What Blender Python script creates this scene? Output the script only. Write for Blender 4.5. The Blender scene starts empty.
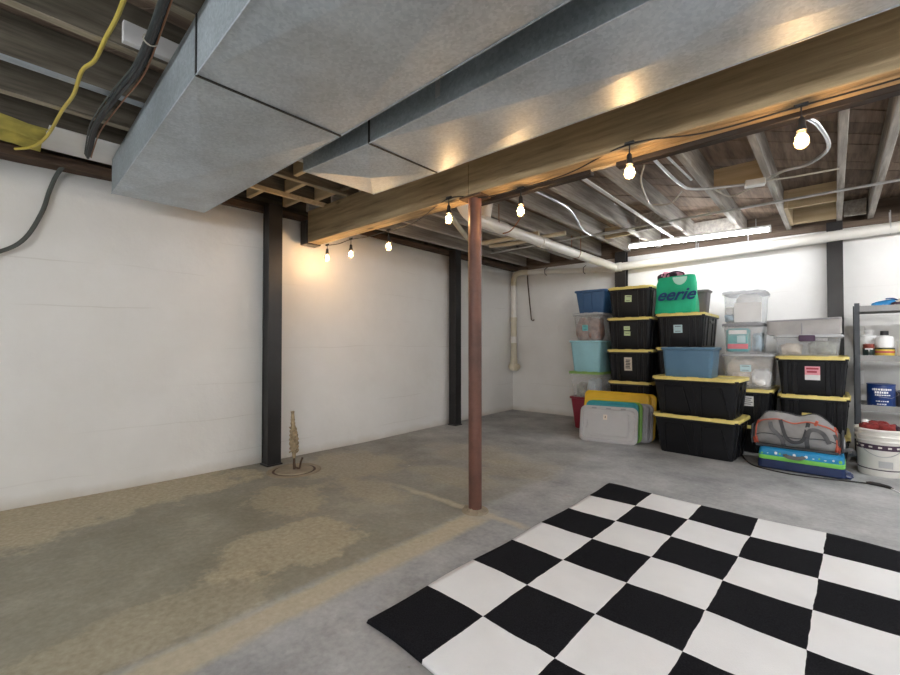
import bpy, bmesh, math, random
from mathutils import Vector, Matrix, Euler
R = math.radians
random.seed(7)
sc = bpy.context.scene
COL = sc.collection

# ------------------------------------------------------------------ camera, world, exposure
cd = bpy.data.cameras.new('camera'); cam = bpy.data.objects.new('camera', cd); COL.objects.link(cam)
cam.location = (0, 0, 1.04)
cam.rotation_euler = (R(90) + 0.0156, 0, 0.7256)
cd.sensor_width = 36; cd.lens = 17.338; cd.clip_start = 0.02
sc.camera = cam
w = bpy.data.worlds.new('world'); sc.world = w; w.use_nodes = True
w.node_tree.nodes['Background'].inputs[0].default_value = (0.8, 0.9, 1, 1)
w.node_tree.nodes['Background'].inputs[1].default_value = 0.05
vs = sc.view_settings
vs.view_transform = 'Standard'; vs.look = 'None'; vs.gamma = 1; vs.use_curve_mapping = False
vs.exposure = 2.55
TUBE_IN_VIEW = 10.5      # emission of the tube above the totes
TUBE_ADDED = 30.0       # emission of the added fill tubes out of view
BULB = 78.0

# ------------------------------------------------------------------ materials
def newmat(name):
    m = bpy.data.materials.new(name); m.use_nodes = True
    nt = m.node_tree
    return m, nt, nt.nodes['Principled BSDF']
def nd(nt, typ, **kw):
    n = nt.nodes.new(typ)
    for k, v in kw.items():
        if k.startswith('i_'):
            key = k[2:]
            n.inputs[int(key) if key.isdigit() else key].default_value = v
        else: setattr(n, k, v)
    return n
def c4(c): return (c[0], c[1], c[2], 1)
def coords(nt, scale=(1, 1, 1)):
    tc = nd(nt, 'ShaderNodeTexCoord'); mp = nd(nt, 'ShaderNodeMapping')
    mp.inputs['Scale'].default_value = scale
    nt.links.new(tc.outputs['Object'], mp.inputs[0])
    return mp.outputs[0]
def noise(nt, vec, scale=5, detail=4, rough=.55):
    n = nd(nt, 'ShaderNodeTexNoise', i_Scale=scale, i_Detail=detail, i_Roughness=rough)
    nt.links.new(vec, n.inputs['Vector']); return n.outputs['Fac']
def ramp(nt, fac, stops):
    r = nd(nt, 'ShaderNodeValToRGB'); e = r.color_ramp.elements
    while len(e) > 1: e.remove(e[0])
    e[0].position = stops[0][0]; e[0].color = c4(stops[0][1]) if not isinstance(stops[0][1], (int, float)) else (stops[0][1],)*3 + (1,)
    for p, c in stops[1:]:
        k = e.new(p); k.color = c4(c) if not isinstance(c, (int, float)) else (c, c, c, 1)
    nt.links.new(fac, r.inputs[0]); return r.outputs[0]
def mix(nt, fac, a, b, mode='MIX'):
    m = nd(nt, 'ShaderNodeMix', data_type='RGBA', blend_type=mode)
    for s, v in ((m.inputs['Factor'], fac), (m.inputs['A'], a), (m.inputs['B'], b)):
        if isinstance(v, (int, float)): s.default_value = v
        elif isinstance(v, tuple): s.default_value = c4(v)
        else: nt.links.new(v, s)
    return m.outputs['Result']
def mth(nt, op, a, b=0.0, c=None):
    m = nd(nt, 'ShaderNodeMath', operation=op)
    for s, v in zip(m.inputs, (a, b, c)):
        if v is None: continue
        if isinstance(v, (int, float)): s.default_value = v
        else: nt.links.new(v, s)
    return m.outputs[0]
def bump(nt, bs, h, strength=.3, dist=.01):
    b = nd(nt, 'ShaderNodeBump', i_Strength=strength, i_Distance=dist)
    nt.links.new(h, b.inputs['Height']); nt.links.new(b.outputs[0], bs.inputs['Normal'])
def plain(name, col, rough=.5, metal=0, var=.12, scale=9, bmp=0.0, bscale=80, spec=None):
    m, nt, bs = newmat(name)
    v = coords(nt)
    f = noise(nt, v, scale)
    lo = tuple(max(0, x*(1-var)) for x in col); hi = tuple(min(1, x*(1+var)) for x in col)
    nt.links.new(ramp(nt, f, [(.3, lo), (.7, hi)]), bs.inputs['Base Color'])
    bs.inputs['Roughness'].default_value = rough; bs.inputs['Metallic'].default_value = metal
    if spec is not None: bs.inputs['Specular IOR Level'].default_value = spec
    if bmp: bump(nt, bs, noise(nt, v, bscale, 3), bmp, .004)
    return m
def wood(name, dark, light, axis='x', rough=.75, knots=True, grain=1.0):
    m, nt, bs = newmat(name)
    s = {'x': (.6, 9, 9), 'y': (9, .6, 9), 'z': (9, 9, .6)}[axis]
    v = coords(nt, s)
    f = noise(nt, v, 3.2, 6, .62)
    g = noise(nt, coords(nt), 1.3, 3)
    c = ramp(nt, f, [(.30, dark), (.62, light)])
    c = mix(nt, ramp(nt, g, [(.35, .0), (.75, .55)]), c, tuple(x*.72 for x in dark))
    if knots:
        vo = nd(nt, 'ShaderNodeTexVoronoi', i_Scale=1.5, feature='F1')
        ks = {'x': (1.1, 3.2, 3.2), 'y': (3.2, 1.1, 3.2), 'z': (3.2, 3.2, 1.1)}[axis]
        nt.links.new(coords(nt, ks), vo.inputs['Vector'])
        k = ramp(nt, vo.outputs['Distance'], [(.05, 1.0), (.10, 0.0)])
        c = mix(nt, k, c, tuple(x*.45 for x in dark))
    nt.links.new(c, bs.inputs['Base Color']); bs.inputs['Roughness'].default_value = rough
    bump(nt, bs, f, .25*grain, .004)
    return m
def galv(name, col=(.50, .56, .62), rough=.47):
    m, nt, bs = newmat(name)
    v = coords(nt)
    vo = nd(nt, 'ShaderNodeTexVoronoi', i_Scale=95.0); nt.links.new(v, vo.inputs['Vector'])
    f = noise(nt, v, 2.2, 5, .6)
    c = ramp(nt, f, [(.25, tuple(x*.74 for x in col)), (.7, tuple(x*1.18 for x in col))])
    sp = nd(nt, 'ShaderNodeSeparateColor'); nt.links.new(vo.outputs['Color'], sp.inputs[0])
    c2 = mix(nt, .42, c, ramp(nt, sp.outputs[0], [(0, .22), (1, .78)]), 'SOFT_LIGHT')
    sm = ramp(nt, noise(nt, v, 6, 6, .7), [(.62, 0.0), (.8, .5)])
    c2 = mix(nt, sm, c2, tuple(x*.6 for x in col))
    nt.links.new(c2, bs.inputs['Base Color'])
    bs.inputs['Metallic'].default_value = .5
    nt.links.new(ramp(nt, f, [(.3, rough*.9), (.7, rough*1.2)]), bs.inputs['Roughness'])
    bump(nt, bs, noise(nt, v, 3.0, 2), .06, .02)
    return m
def clear(name, tint=(.98, .985, .99), opac=.15):
    m, nt, bs = newmat(name)
    out = nt.nodes['Material Output']
    tr = nd(nt, 'ShaderNodeBsdfTransparent'); tr.inputs[0].default_value = c4(tint)
    ms = nd(nt, 'ShaderNodeMixShader'); ms.inputs[0].default_value = opac
    f = noise(nt, coords(nt), 6, 3)
    nt.links.new(ramp(nt, f, [(.3, tuple(x*.9 for x in tint)), (.7, tint)]), bs.inputs['Base Color'])
    bs.inputs['Roughness'].default_value = .28
    nt.links.new(tr.outputs[0], ms.inputs[1]); nt.links.new(bs.outputs[0], ms.inputs[2])
    nt.links.new(ms.outputs[0], out.inputs[0])
    return m
def emit(name, col, strength):
    m, nt, bs = newmat(name)
    bs.inputs['Base Color'].default_value = c4(col)
    bs.inputs['Emission Color'].default_value = c4(col)
    f = noise(nt, coords(nt), 3, 1)
    nt.links.new(mth(nt, 'MULTIPLY_ADD', f, strength*.02, strength), bs.inputs['Emission Strength'])
    return m

def wall_paint():
    m, nt, bs = newmat('white_painted_masonry')
    v = coords(nt); vx = coords(nt, (1, 1, 1))
    f = noise(nt, v, 1.4, 6, .6)
    c = ramp(nt, f, [(.25, (.74, .73, .71)), (.6, (.81, .805, .79)), (.8, (.84, .835, .825))])
    # long shallow course lines of the masonry under the paint
    sx = nd(nt, 'ShaderNodeSeparateXYZ'); nt.links.new(vx, sx.inputs[0])
    wob = mth(nt, 'MULTIPLY', mth(nt, 'SUBTRACT', noise(nt, v, .9, 3), .5), .10)
    z = mth(nt, 'ADD', sx.outputs['Z'], wob)
    fr = mth(nt, 'FRACT', mth(nt, 'DIVIDE', z, .29))
    ln = mth(nt, 'LESS_THAN', mth(nt, 'ABSOLUTE', mth(nt, 'SUBTRACT', fr, .5)), .014)
    gate = ramp(nt, noise(nt, coords(nt, (.5, .5, 2.5)), 2.1, 2), [(.52, 0.0), (.66, 1.0)])
    lm = mth(nt, 'MULTIPLY', ln, gate)
    c = mix(nt, mth(nt, 'MULTIPLY', lm, .32), c, (.52, .50, .46))
    scuff = ramp(nt, noise(nt, v, 9, 6, .72), [(.68, 0.0), (.80, .35)])
    c = mix(nt, scuff, c, (.62, .59, .53))
    damp = ramp(nt, mth(nt, 'ADD', sx.outputs['Z'], mth(nt, 'MULTIPLY', noise(nt, v, 5, 4), .10)), [(.05, .55), (.13, 0.0)])
    c = mix(nt, damp, c, (.50, .45, .36))
    nt.links.new(c, bs.inputs['Base Color']); bs.inputs['Roughness'].default_value = .6
    h = mth(nt, 'SUBTRACT', noise(nt, v, 14, 5, .6), mth(nt, 'MULTIPLY', lm, .5))
    bump(nt, bs, h, .22, .012)
    return m

def concrete():
    m, nt, bs = newmat('stained_concrete')
    v = coords(nt)
    sx = nd(nt, 'ShaderNodeSeparateXYZ'); nt.links.new(v, sx.inputs[0]); X, Y = sx.outputs['X'], sx.outputs['Y']
    n1 = noise(nt, v, 1.1, 6, .62); n2 = noise(nt, v, 5.5, 6, .68); n3 = noise(nt, v, 38, 4, .6)
    nw = mth(nt, 'SUBTRACT', n2, .5)
    nA = noise(nt, v, 1.9, 9, .66)
    base = ramp(nt, nA, [(.34, (.225, .227, .230)), (.5, (.340, .342, .345)), (.66, (.46, .46, .46))])
    # older, browner slab on the long-wall side of the trench
    left = ramp(nt, mth(nt, 'ADD', mth(nt, 'MULTIPLY', mth(nt, 'ADD', X, 1.62), -6.0), mth(nt, 'MULTIPLY', nw, 1.0)), [(.3, 0.0), (.7, 1.0)])
    near = ramp(nt, mth(nt, 'ADD', mth(nt, 'MULTIPLY', Y, .25), mth(nt, 'MULTIPLY', nw, .6)), [(.30, 1.0), (1.0, .15)])
    lbase = ramp(nt, nA, [(.32, (.195, .182, .135)), (.55, (.262, .245, .188)), (.72, (.36, .33, .255))])
    c = mix(nt, mth(nt, 'MULTIPLY', left, near), base, lbase)
    def blob(cx, cy, rx, ry, soft=.25, amp=1.3):
        dx = mth(nt, 'DIVIDE', mth(nt, 'SUBTRACT', X, cx), rx); dy = mth(nt, 'DIVIDE', mth(nt, 'SUBTRACT', Y, cy), ry)
        d = mth(nt, 'SQRT', mth(nt, 'ADD', mth(nt, 'MULTIPLY', dx, dx), mth(nt, 'MULTIPLY', dy, dy)))
        d = mth(nt, 'ADD', d, mth(nt, 'MULTIPLY', mth(nt, 'ADD', nw, mth(nt, 'MULTIPLY', mth(nt, 'SUBTRACT', n1, .5), 1.0)), amp))
        return ramp(nt, d, [(.85 - soft, 1.0), (.9, 0.0)])
    tan = ramp(nt, n3, [(.3, (.40, .335, .215)), (.7, (.50, .43, .30))])
    for a, k in (((-3.62, .2, .55, 1.5, .12), .75), ((-2.12, 1.22, .34, .50, .10), .62), ((-3.15, 2.25, .55, .55), .45), ((-2.75, 1.45, .42, .30, .12), .45), ((-2.5, 1.95, .5, .22), .4),
                 ((-2.6, 3.3, .6, .4), .28), ((-1.95, 3.1, .5, .35), .25), ((-1.9, .45, .22, .6, .1), .35), ((-2.3, 2.6, .5, .25), .3)):
        c = mix(nt, mth(nt, 'MULTIPLY', blob(*a), k), c, tan)
    # patched trench beside the column, and the joint crossing at the column
    sd = mth(nt, 'ABSOLUTE', mth(nt, 'ADD', X, mth(nt, 'ADD', 1.62, mth(nt, 'MULTIPLY', nw, .10))))
    strip = mth(nt, 'MULTIPLY', ramp(nt, sd, [(.055, 1.0), (.10, 0.0)]), ramp(nt, mth(nt, 'MULTIPLY', Y, .3), [(.60, 1.0), (.68, 0.0)]))
    c = mix(nt, mth(nt, 'MULTIPLY', strip, .8), c, mix(nt, n1, (.55, .47, .31), (.40, .35, .25)))
    jd = mth(nt, 'ABSOLUTE', mth(nt, 'SUBTRACT', Y, mth(nt, 'ADD', 2.14, mth(nt, 'MULTIPLY', nw, .12))))
    jm = mth(nt, 'MULTIPLY', ramp(nt, jd, [(.012, 1.0), (.045, 0.0)]), ramp(nt, mth(nt, 'MULTIPLY', mth(nt, 'ADD', X, 4.0), .25), [(.35, 0.0), (.45, .8), (.66, .8), (.69, 0.0)]))
    c = mix(nt, jm, c, (.50, .44, .33))
    c = mix(nt, mth(nt, 'MULTIPLY', blob(-.75, .7, .8, 1.3, .2), .45), c, (.215, .212, .205))
    # reddish stains, paint drops, fine speckle
    rs = ramp(nt, noise(nt, v, 3.1, 5, .7), [(.66, 0.0), (.74, .5)])
    c = mix(nt, mth(nt, 'MULTIPLY', rs, .6), c, (.33, .20, .13))
    vo = nd(nt, 'ShaderNodeTexVoronoi', i_Scale=3.4, i_Randomness=1.0); nt.links.new(v, vo.inputs['Vector'])
    dots = ramp(nt, vo.outputs['Distance'], [(.022, 1.0), (.034, 0.0)])
    c = mix(nt, mth(nt, 'MULTIPLY', dots, .8), c, (.62, .58, .50))
    vo2 = nd(nt, 'ShaderNodeTexVoronoi', i_Scale=9.0, i_Randomness=1.0); nt.links.new(v, vo2.inputs['Vector'])
    c = mix(nt, ramp(nt, vo2.outputs['Distance'], [(.03, .5), (.05, 0.0)]), c, (.20, .18, .16))
    c = mix(nt, .30, c, ramp(nt, n3, [(.3, .2), (.7, .8)]), 'SOFT_LIGHT')
    nt.links.new(c, bs.inputs['Base Color'])
    nt.links.new(ramp(nt, n2, [(.3, .50), (.7, .68)]), bs.inputs['Roughness'])
    bump(nt, bs, mth(nt, 'ADD', mth(nt, 'MULTIPLY', n2, .7), mth(nt, 'MULTIPLY', n3, .25)), .25, .01)
    return m

def rug_mat(a, b):
    m, nt, bs = newmat('black_white_check_pile')
    v = coords(nt)
    wx = noise(nt, coords(nt, (1, 1, 1)), 4.5, 3); wy = noise(nt, coords(nt, (1.01, .99, 1)), 5.1, 3)
    sx = nd(nt, 'ShaderNodeSeparateXYZ'); nt.links.new(v, sx.inputs[0])
    px = mth(nt, 'ADD', sx.outputs['X'], mth(nt, 'MULTIPLY', mth(nt, 'SUBTRACT', wx, .5), .022))
    py = mth(nt, 'ADD', sx.outputs['Y'], mth(nt, 'MULTIPLY', mth(nt, 'SUBTRACT', wy, .5), .022))
    px = mth(nt, 'MINIMUM', mth(nt, 'MAXIMUM', px, .002), 5*b-.002); py = mth(nt, 'MINIMUM', mth(nt, 'MAXIMUM', py, .002), 7*a-.002)
    ix = mth(nt, 'FLOOR', mth(nt, 'DIVIDE', px, b)); iy = mth(nt, 'FLOOR', mth(nt, 'DIVIDE', py, a))
    s = mth(nt, 'ADD', ix, iy)
    chk = mth(nt, 'ABSOLUTE', mth(nt, 'SUBTRACT', mth(nt, 'MODULO', mth(nt, 'ADD', s, 20), 2.0), 0.0))
    pile = noise(nt, v, 220, 2); big = noise(nt, v, 4, 4)
    wh = ramp(nt, big, [(.3, (.76, .76, .765)), (.7, (.83, .83, .835))])
    bk = ramp(nt, pile, [(.3, (.006, .006, .008)), (.7, (.016, .016, .019))])
    c = mix(nt, chk, bk, wh)
    sp = nd(nt, 'ShaderNodeTexVoronoi', i_Scale=7.0); nt.links.new(v, sp.inputs['Vector'])
    lint = mth(nt, 'MULTIPLY', ramp(nt, sp.outputs['Distance'], [(.035, 1.0), (.05, 0.0)]), mth(nt, 'GREATER_THAN', noise(nt, v, 2.3, 2), .60))
    c = mix(nt, mth(nt, 'MULTIPLY', lint, .55), c, (.45, .42, .36))
    nt.links.new(c, bs.inputs['Base Color']); bs.inputs['Roughness'].default_value = .95
    bs.inputs['Specular IOR Level'].default_value = .08
    bump(nt, bs, pile, .5, .004)
    return m

M = {}
M['wall'] = wall_paint(); M['concrete'] = concrete()
M['beam'] = wood('pine_beam', (.18, .125, .064), (.44, .335, .195), 'x', grain=3.0)
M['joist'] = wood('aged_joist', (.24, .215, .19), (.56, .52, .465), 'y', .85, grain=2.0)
M['joist_near'] = wood('aged_joist_shaded', (.050, .042, .030), (.20, .175, .135), 'y', .85, grain=2.0)  # wood colour darkened to carry the shade on the near joists' sides
M['lit_edge_tan'] = wood('lit_joist_edge', (.22, .185, .13), (.42, .37, .28), 'y', .85)  # tan holds the light falling on the near joist bottoms
M['paint_edge_grey'] = wood('grey_painted_joist_edge', (.26, .30, .34), (.44, .48, .52), 'y', .7, False)
M['board'] = wood('subfloor_board', (.085, .058, .042), (.205, .15, .11), 'x', .9)
M['sill'] = wood('stained_sill', (.035, .020, .013), (.12, .072, .045), 'y', .85)
M['newwood'] = wood('pale_new_wood', (.50, .38, .22), (.68, .55, .36), 'x', .7)
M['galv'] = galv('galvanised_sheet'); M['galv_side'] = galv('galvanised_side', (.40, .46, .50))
M['seam'] = plain('dark_seam', (.025, .027, .028), .5, .5)
M['steelblack'] = plain('black_painted_steel', (.018, .017, .018), .38, .1, .35, 4)
M['rustred'] = plain('red_oxide_paint', (.118, .048, .033), .5, 0, .35, 7, .1, 40)
M['darkstrip'] = plain('dark_brown_strip', (.014, .010, .009), .6, 0, .3, 5)
M['pvc'] = plain('white_pvc', (.78, .75, .70), .33, 0, .06, 3)
M['pvcold'] = plain('yellowed_pvc', (.62, .56, .43), .4, 0, .12, 4)
M['conduit'] = plain('zinc_conduit', (.55, .56, .57), .35, .8, .12, 10)
M['romex'] = plain('pale_cable_sheath', (.55, .51, .44), .5)
M['blackrubber'] = plain('black_rubber', (.012, .012, .013), .5)
M['darkcable'] = plain('dark_slate_cable', (.020, .027, .030), .5, 0, .25)
M['greycable'] = plain('grey_cable', (.075, .085, .08), .5)
M['yellowcable'] = plain('yellow_cable', (.50, .40, .07), .45, 0, .1)
M['foam'] = plain('yellow_foam', (.46, .40, .09), .9, 0, .35, 9, .8, 25)
M['copper'] = plain('tarnished_copper', (.32, .15, .08), .4, .7)
M['tubemetal'] = plain('white_enamel', (.80, .80, .80), .4)
M['tote_black'] = plain('black_tote_plastic', (.0065, .007, .009), .40, 0, .2, 5, spec=.3)
M['lid_yellow'] = plain('yellow_lid_plastic', (.74, .60, .19), .42, 0, .1, 5)
M['lid_yellow_bright'] = plain('bright_yellow_lid_plastic', (.76, .48, .02), .42, 0, .08, 5)
M['tote_blue'] = plain('steel_blue_plastic', (.075, .165, .265), .42, 0, .08, 5)
M['tote_navy'] = plain('blue_plastic', (.035, .105, .235), .42, 0, .08, 5)
M['tote_teal'] = plain('pale_teal_plastic', (.29, .54, .61), .42, 0, .07, 5)
M['tote_red'] = plain('maroon_plastic', (.22, .018, .038), .42, 0, .1, 5)
M['lid_green'] = plain('green_lid_plastic', (.20, .36, .09), .45, 0, .08, 5)
M['lid_lime'] = plain('lime_lid_plastic', (.18, .42, .05), .45, 0, .08, 5)
M['lid_teal'] = plain('teal_lid_plastic', (.012, .26, .30), .42, 0, .08, 5)
M['lid_grey'] = plain('grey_lid_plastic', (.44, .44, .45), .5, 0, .05, 5)
M['lid_midgrey'] = plain('mid_grey_lid_plastic', (.28, .28, .30), .5, 0, .05, 5)
M['bin_grey'] = plain('grey_bin_plastic', (.11, .10, .102), .5, 0, .08, 5)
M['clear'] = clear('clear_plastic'); M['clearlid'] = clear('clear_lid_plastic', (.86, .87, .89), .5)
M['clearcloudy'] = clear('cloudy_clear_plastic', (.97, .97, .975), .24)
M['purple'] = plain('purple_latch_plastic', (.055, .022, .062), .4)
M['darkgrey'] = plain('dark_grey_plastic', (.06, .06, .065), .45)
M['paperwhite'] = plain('white_paper', (.80, .80, .80), .8, 0, .03)
M['papergreen'] = plain('pale_green_note', (.55, .66, .38), .8, 0, .05)
M['paperblue'] = plain('pale_blue_note', (.52, .68, .72), .8, 0, .04)
M['paperpink'] = plain('pink_note', (.80, .36, .42), .8, 0, .06)
M['papercream'] = plain('cream_label', (.68, .60, .50), .8, 0, .08)
M['ink'] = plain('dark_ink', (.05, .05, .06), .7)
M['inkred'] = plain('red_ink', (.42, .05, .08), .7)
M['baggreen'] = plain('green_nonwoven_bag', (.005, .43, .22), .6, 0, .14, 6, .3, 30)
M['bagwhite'] = plain('pale_mint_print', (.50, .80, .68), .6, 0, .06)
M['navyink'] = plain('navy_print', (.006, .045, .16), .6)
M['pinkcloth'] = plain('pink_cloth', (.62, .26, .36), .9, 0, .3, 20, .4, 40)
M['darkcloth'] = plain('dark_plum_cloth', (.045, .022, .035), .9, 0, .4, 20, .4, 40)
M['brownyarn'] = plain('brown_yarn', (.24, .135, .105), .95, 0, .5, 16, .9, 30)
M['beigecloth'] = plain('beige_cloth', (.66, .55, .45), .95, 0, .25, 10, .8, 16)
M['whitecloth'] = plain('white_cloth', (.86, .85, .84), .95, 0, .08, 10, .6, 18)
M['bluecloth'] = plain('pale_blue_cloth', (.42, .52, .60), .95, 0, .15, 10, .6, 18)
M['mixcloth'] = plain('grey_green_cloth', (.22, .23, .19), .95, 0, .5, 12, .6, 25)
M['tealprint'] = plain('teal_print', (.13, .44, .46), .6, 0, .1)
M['pinkprint'] = plain('coral_print', (.72, .22, .26), .6, 0, .1)
M['duffel'] = plain('grey_canvas', (.265, .26, .258), .85, 0, .15, 7, .5, 70)
M['duffeldark'] = plain('charcoal_canvas', (.045, .047, .052), .85, 0, .2, 7, .5, 70)
M['coral'] = plain('coral_piping', (.50, .10, .06), .6, 0, .1)
M['strap'] = plain('grey_webbing', (.10, .10, .105), .8, 0, .15, 30)
M['packnavy'] = plain('navy_wrapper', (.008, .022, .085), .35, 0, .2, 6)
M['packgreen'] = plain('lime_wrapper', (.20, .58, .10), .35, 0, .1, 6)
M['packblue'] = plain('sky_blue_wrapper', (.012, .24, .50), .35, 0, .12, 6)
M['rackpost'] = plain('rack_dark_steel', (.045, .050, .058), .5, .3)
M['rackshelf'] = plain('rack_grey_shelf', (.25, .25, .245), .5, .1, .1, 6)
M['bucket'] = plain('white_bucket_plastic', (.72, .70, .655), .4, 0, .08, 5)
M['bucketband'] = plain('dark_purple_band', (.045, .022, .045), .5)
M['redrag'] = plain('red_rag', (.20, .022, .020), .9, 0, .35, 25, .5, 30)
M['canblue'] = plain('blue_can_label', (.006, .035, .17), .3, 0, .2, 6)
M['canmetal'] = plain('can_metal', (.40, .40, .42), .3, .8)
M['canyellow'] = plain('yellow_can_label', (.62, .44, .05), .4, 0, .1)
M['canred'] = plain('brick_red_lid', (.22, .045, .03), .4)
M['candark'] = plain('dark_green_label', (.012, .03, .025), .4)
M['bottlewhite'] = plain('white_bottle', (.78, .78, .78), .35, 0, .04)
M['blueglove'] = plain('blue_cap_cloth', (.012, .20, .48), .7, 0, .15, 12)
M['brownrope'] = plain('grimy_rope', (.34, .265, .165), .95, 0, .4, 30, .8, 60)
M['oldcement'] = plain('old_cement', (.30, .25, .18), .85, 0, .2, 8, .6, 30)
M['rust'] = plain('rusty_iron', (.085, .05, .03), .8, .2, .4, 20)
M['outlet'] = plain('outlet_plastic', (.70, .69, .66), .5)
M['quilt'] = plain('grey_fabric', (.40, .385, .375), .9, 0, .1, 8, .6, 14)
M['tube'] = emit('fluorescent_tube', (.93, .96, 1.0), TUBE_IN_VIEW)
M['tube_added'] = emit('fluorescent_tube_added', (.965, .985, 1.0), TUBE_ADDED)  # tubes of the added lamps outside the view
M['bulbglass'] = clear('amber_bulb_glass', (1.0, .90, .76), .10)
M['bulbglow'] = emit('glowing_bulb_glass', (1.0, .66, .34), BULB)

# ------------------------------------------------------------------ mesh helpers
class MB:
    def __init__(s): s.v = []; s.f = []
    def add(s, vs_, fs):
        o = len(s.v); s.v += [tuple(p) for p in vs_]; s.f += [tuple(i + o for i in q) for q in fs]; return s
    def box(s, c, d, rot=None, ch=0.0):
        x, y, z = (q/2 for q in d)
        if ch <= 0:
            vs_ = [(a*x, b*y, e*z) for a in (-1, 1) for b in (-1, 1) for e in (-1, 1)]
            fs = [(0, 1, 3, 2), (4, 6, 7, 5), (0, 4, 5, 1), (2, 3, 7, 6), (0, 2, 6, 4), (1, 5, 7, 3)]
        else:
            bm = bmesh.new(); bmesh.ops.create_cube(bm, size=1)
            for q in bm.verts: q.co = (q.co.x*2*x, q.co.y*2*y, q.co.z*2*z)
            bmesh.ops.bevel(bm, geom=bm.edges[:], offset=ch, segments=1, affect='EDGES')
            bm.verts.index_update()
            vs_ = [tuple(q.co) for q in bm.verts]; fs = [tuple(l.index for l in f.verts) for f in bm.faces]; bm.free()
        m = (rot.to_matrix() if isinstance(rot, Euler) else rot) if rot is not None else None
        vs_ = [(m @ Vector(p) if m is not None else Vector(p)) + Vector(c) for p in vs_]
        return s.add(vs_, fs)
    def loft(s, rings, cap0=True, cap1=True, closed=False):
        n = len(rings[0]); vs_ = [p for r in rings for p in r]; fs = []
        k = len(rings)
        for i in range(k if closed else k-1):
            a = i*n; b = ((i+1) % k)*n
            for j in range(n):
                fs.append((a+j, a+(j+1) % n, b+(j+1) % n, b+j))
        if not closed:
            if cap0: fs.append(tuple(range(n-1, -1, -1)))
            if cap1: fs.append(tuple((k-1)*n + j for j in range(n)))
        return s.add(vs_, fs)
    def tube(s, path, r, n=8, cap=True):
        P = [Vector(p) for p in path]; rings = []
        prev = None
        for i, p in enumerate(P):
            t = (P[min(i+1, len(P)-1)] - P[max(i-1, 0)]).normalized()
            if prev is None:
                u = t.cross(Vector((0, 0, 1)))
                if u.length < 1e-3: u = t.cross(Vector((1, 0, 0)))
            else:
                u = prev - t*prev.dot(t)
            u.normalize(); prev = u; w_ = t.cross(u)
            rr_ = r[i] if isinstance(r, (list, tuple)) else r
            rings.append([p + (u*math.cos(a) + w_*math.sin(a))*rr_ for a in (2*math.pi*k/n for k in range(n))])
        return s.loft(rings, cap, cap)
    def lathe(s, prof, c=(0, 0, 0), n=24, cap0=True, cap1=True):
        rings = [[(c[0]+r*math.cos(2*math.pi*k/n), c[1]+r*math.sin(2*math.pi*k/n), c[2]+z) for k in range(n)] for r, z in prof]
        return s.loft(rings, cap0, cap1)
    def build(s, name, mat, parent=None, smooth=False, loc=None, rot=None):
        me = bpy.data.meshes.new(name); me.from_pydata(s.v, [], s.f)
        bm = bmesh.new(); bm.from_mesh(me); bmesh.ops.recalc_face_normals(bm, faces=bm.faces[:]); bm.to_mesh(me); bm.free()
        me.materials.append(M[mat] if isinstance(mat, str) else mat)
        if smooth:
            me.polygons.foreach_set('use_smooth', [True]*len(me.polygons))
            if smooth != 'all': me.set_sharp_from_angle(angle=R(38))
        return link(name, me, parent, loc, rot)
def link(name, me, parent=None, loc=None, rot=None):
    o = bpy.data.objects.new(name, me); COL.objects.link(o)
    if parent is not None: o.parent = parent
    if loc is not None: o.location = loc
    if rot is not None: o.rotation_euler = rot
    return o
def rr(w_, d, r, z, n=4, ox=0, oy=0):
    r = min(r, w_/2-.001, d/2-.001); out = []
    for cx, cy, a0 in ((w_/2-r, d/2-r, 0), (-w_/2+r, d/2-r, 90), (-w_/2+r, -d/2+r, 180), (w_/2-r, -d/2+r, 270)):
        for k in range(n+1):
            a = R(a0 + 90*k/n); out.append((ox+cx+r*math.cos(a), oy+cy+r*math.sin(a), z))
    return out
def smooth_path(pts, sub=6):
    P = [Vector(p) for p in pts]; out = []
    for i in range(len(P)-1):
        a, b, c, d = P[max(i-1, 0)], P[i], P[i+1], P[min(i+2, len(P)-1)]
        for k in range(sub):
            t = k/sub
            out.append(.5*((2*b) + (c-a)*t + (2*a-5*b+4*c-d)*t*t + (3*b-a-3*c+d)*t**3))
    out.append(P[-1]); return out
def tag(o, label, cat, group=None, kind=None):
    if label: o['label'] = label
    if cat: o['category'] = cat
    if group: o['group'] = group
    if kind: o['kind'] = kind
    return o
def thing(name, label, cat, loc=(0, 0, 0), rz=0, group=None):
    o = bpy.data.objects.new(name, None); COL.objects.link(o); o.empty_display_size = .1
    o.location = loc; o.rotation_euler = (0, 0, rz)
    return tag(o, label, cat, group)
def struct(o, label=None, cat=None):
    o['kind'] = 'structure'; return tag(o, label, cat)
def one(name, mb, mat, label, cat, group=None, smooth=False, loc=None, rot=None):
    return tag(mb.build(name, mat, None, smooth, loc, rot), label, cat, group)

# ------------------------------------------------------------------ the cellar shell
XR, YF, YB, ZW = 3.3, -2.7, 5.86, 2.20
struct(MB().box((-.4, 1.6, -.06), (7.6, 9.0, .12)).build('floor', 'concrete'), 'grey brown stained concrete cellar floor with patched trench', 'floor')

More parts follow.
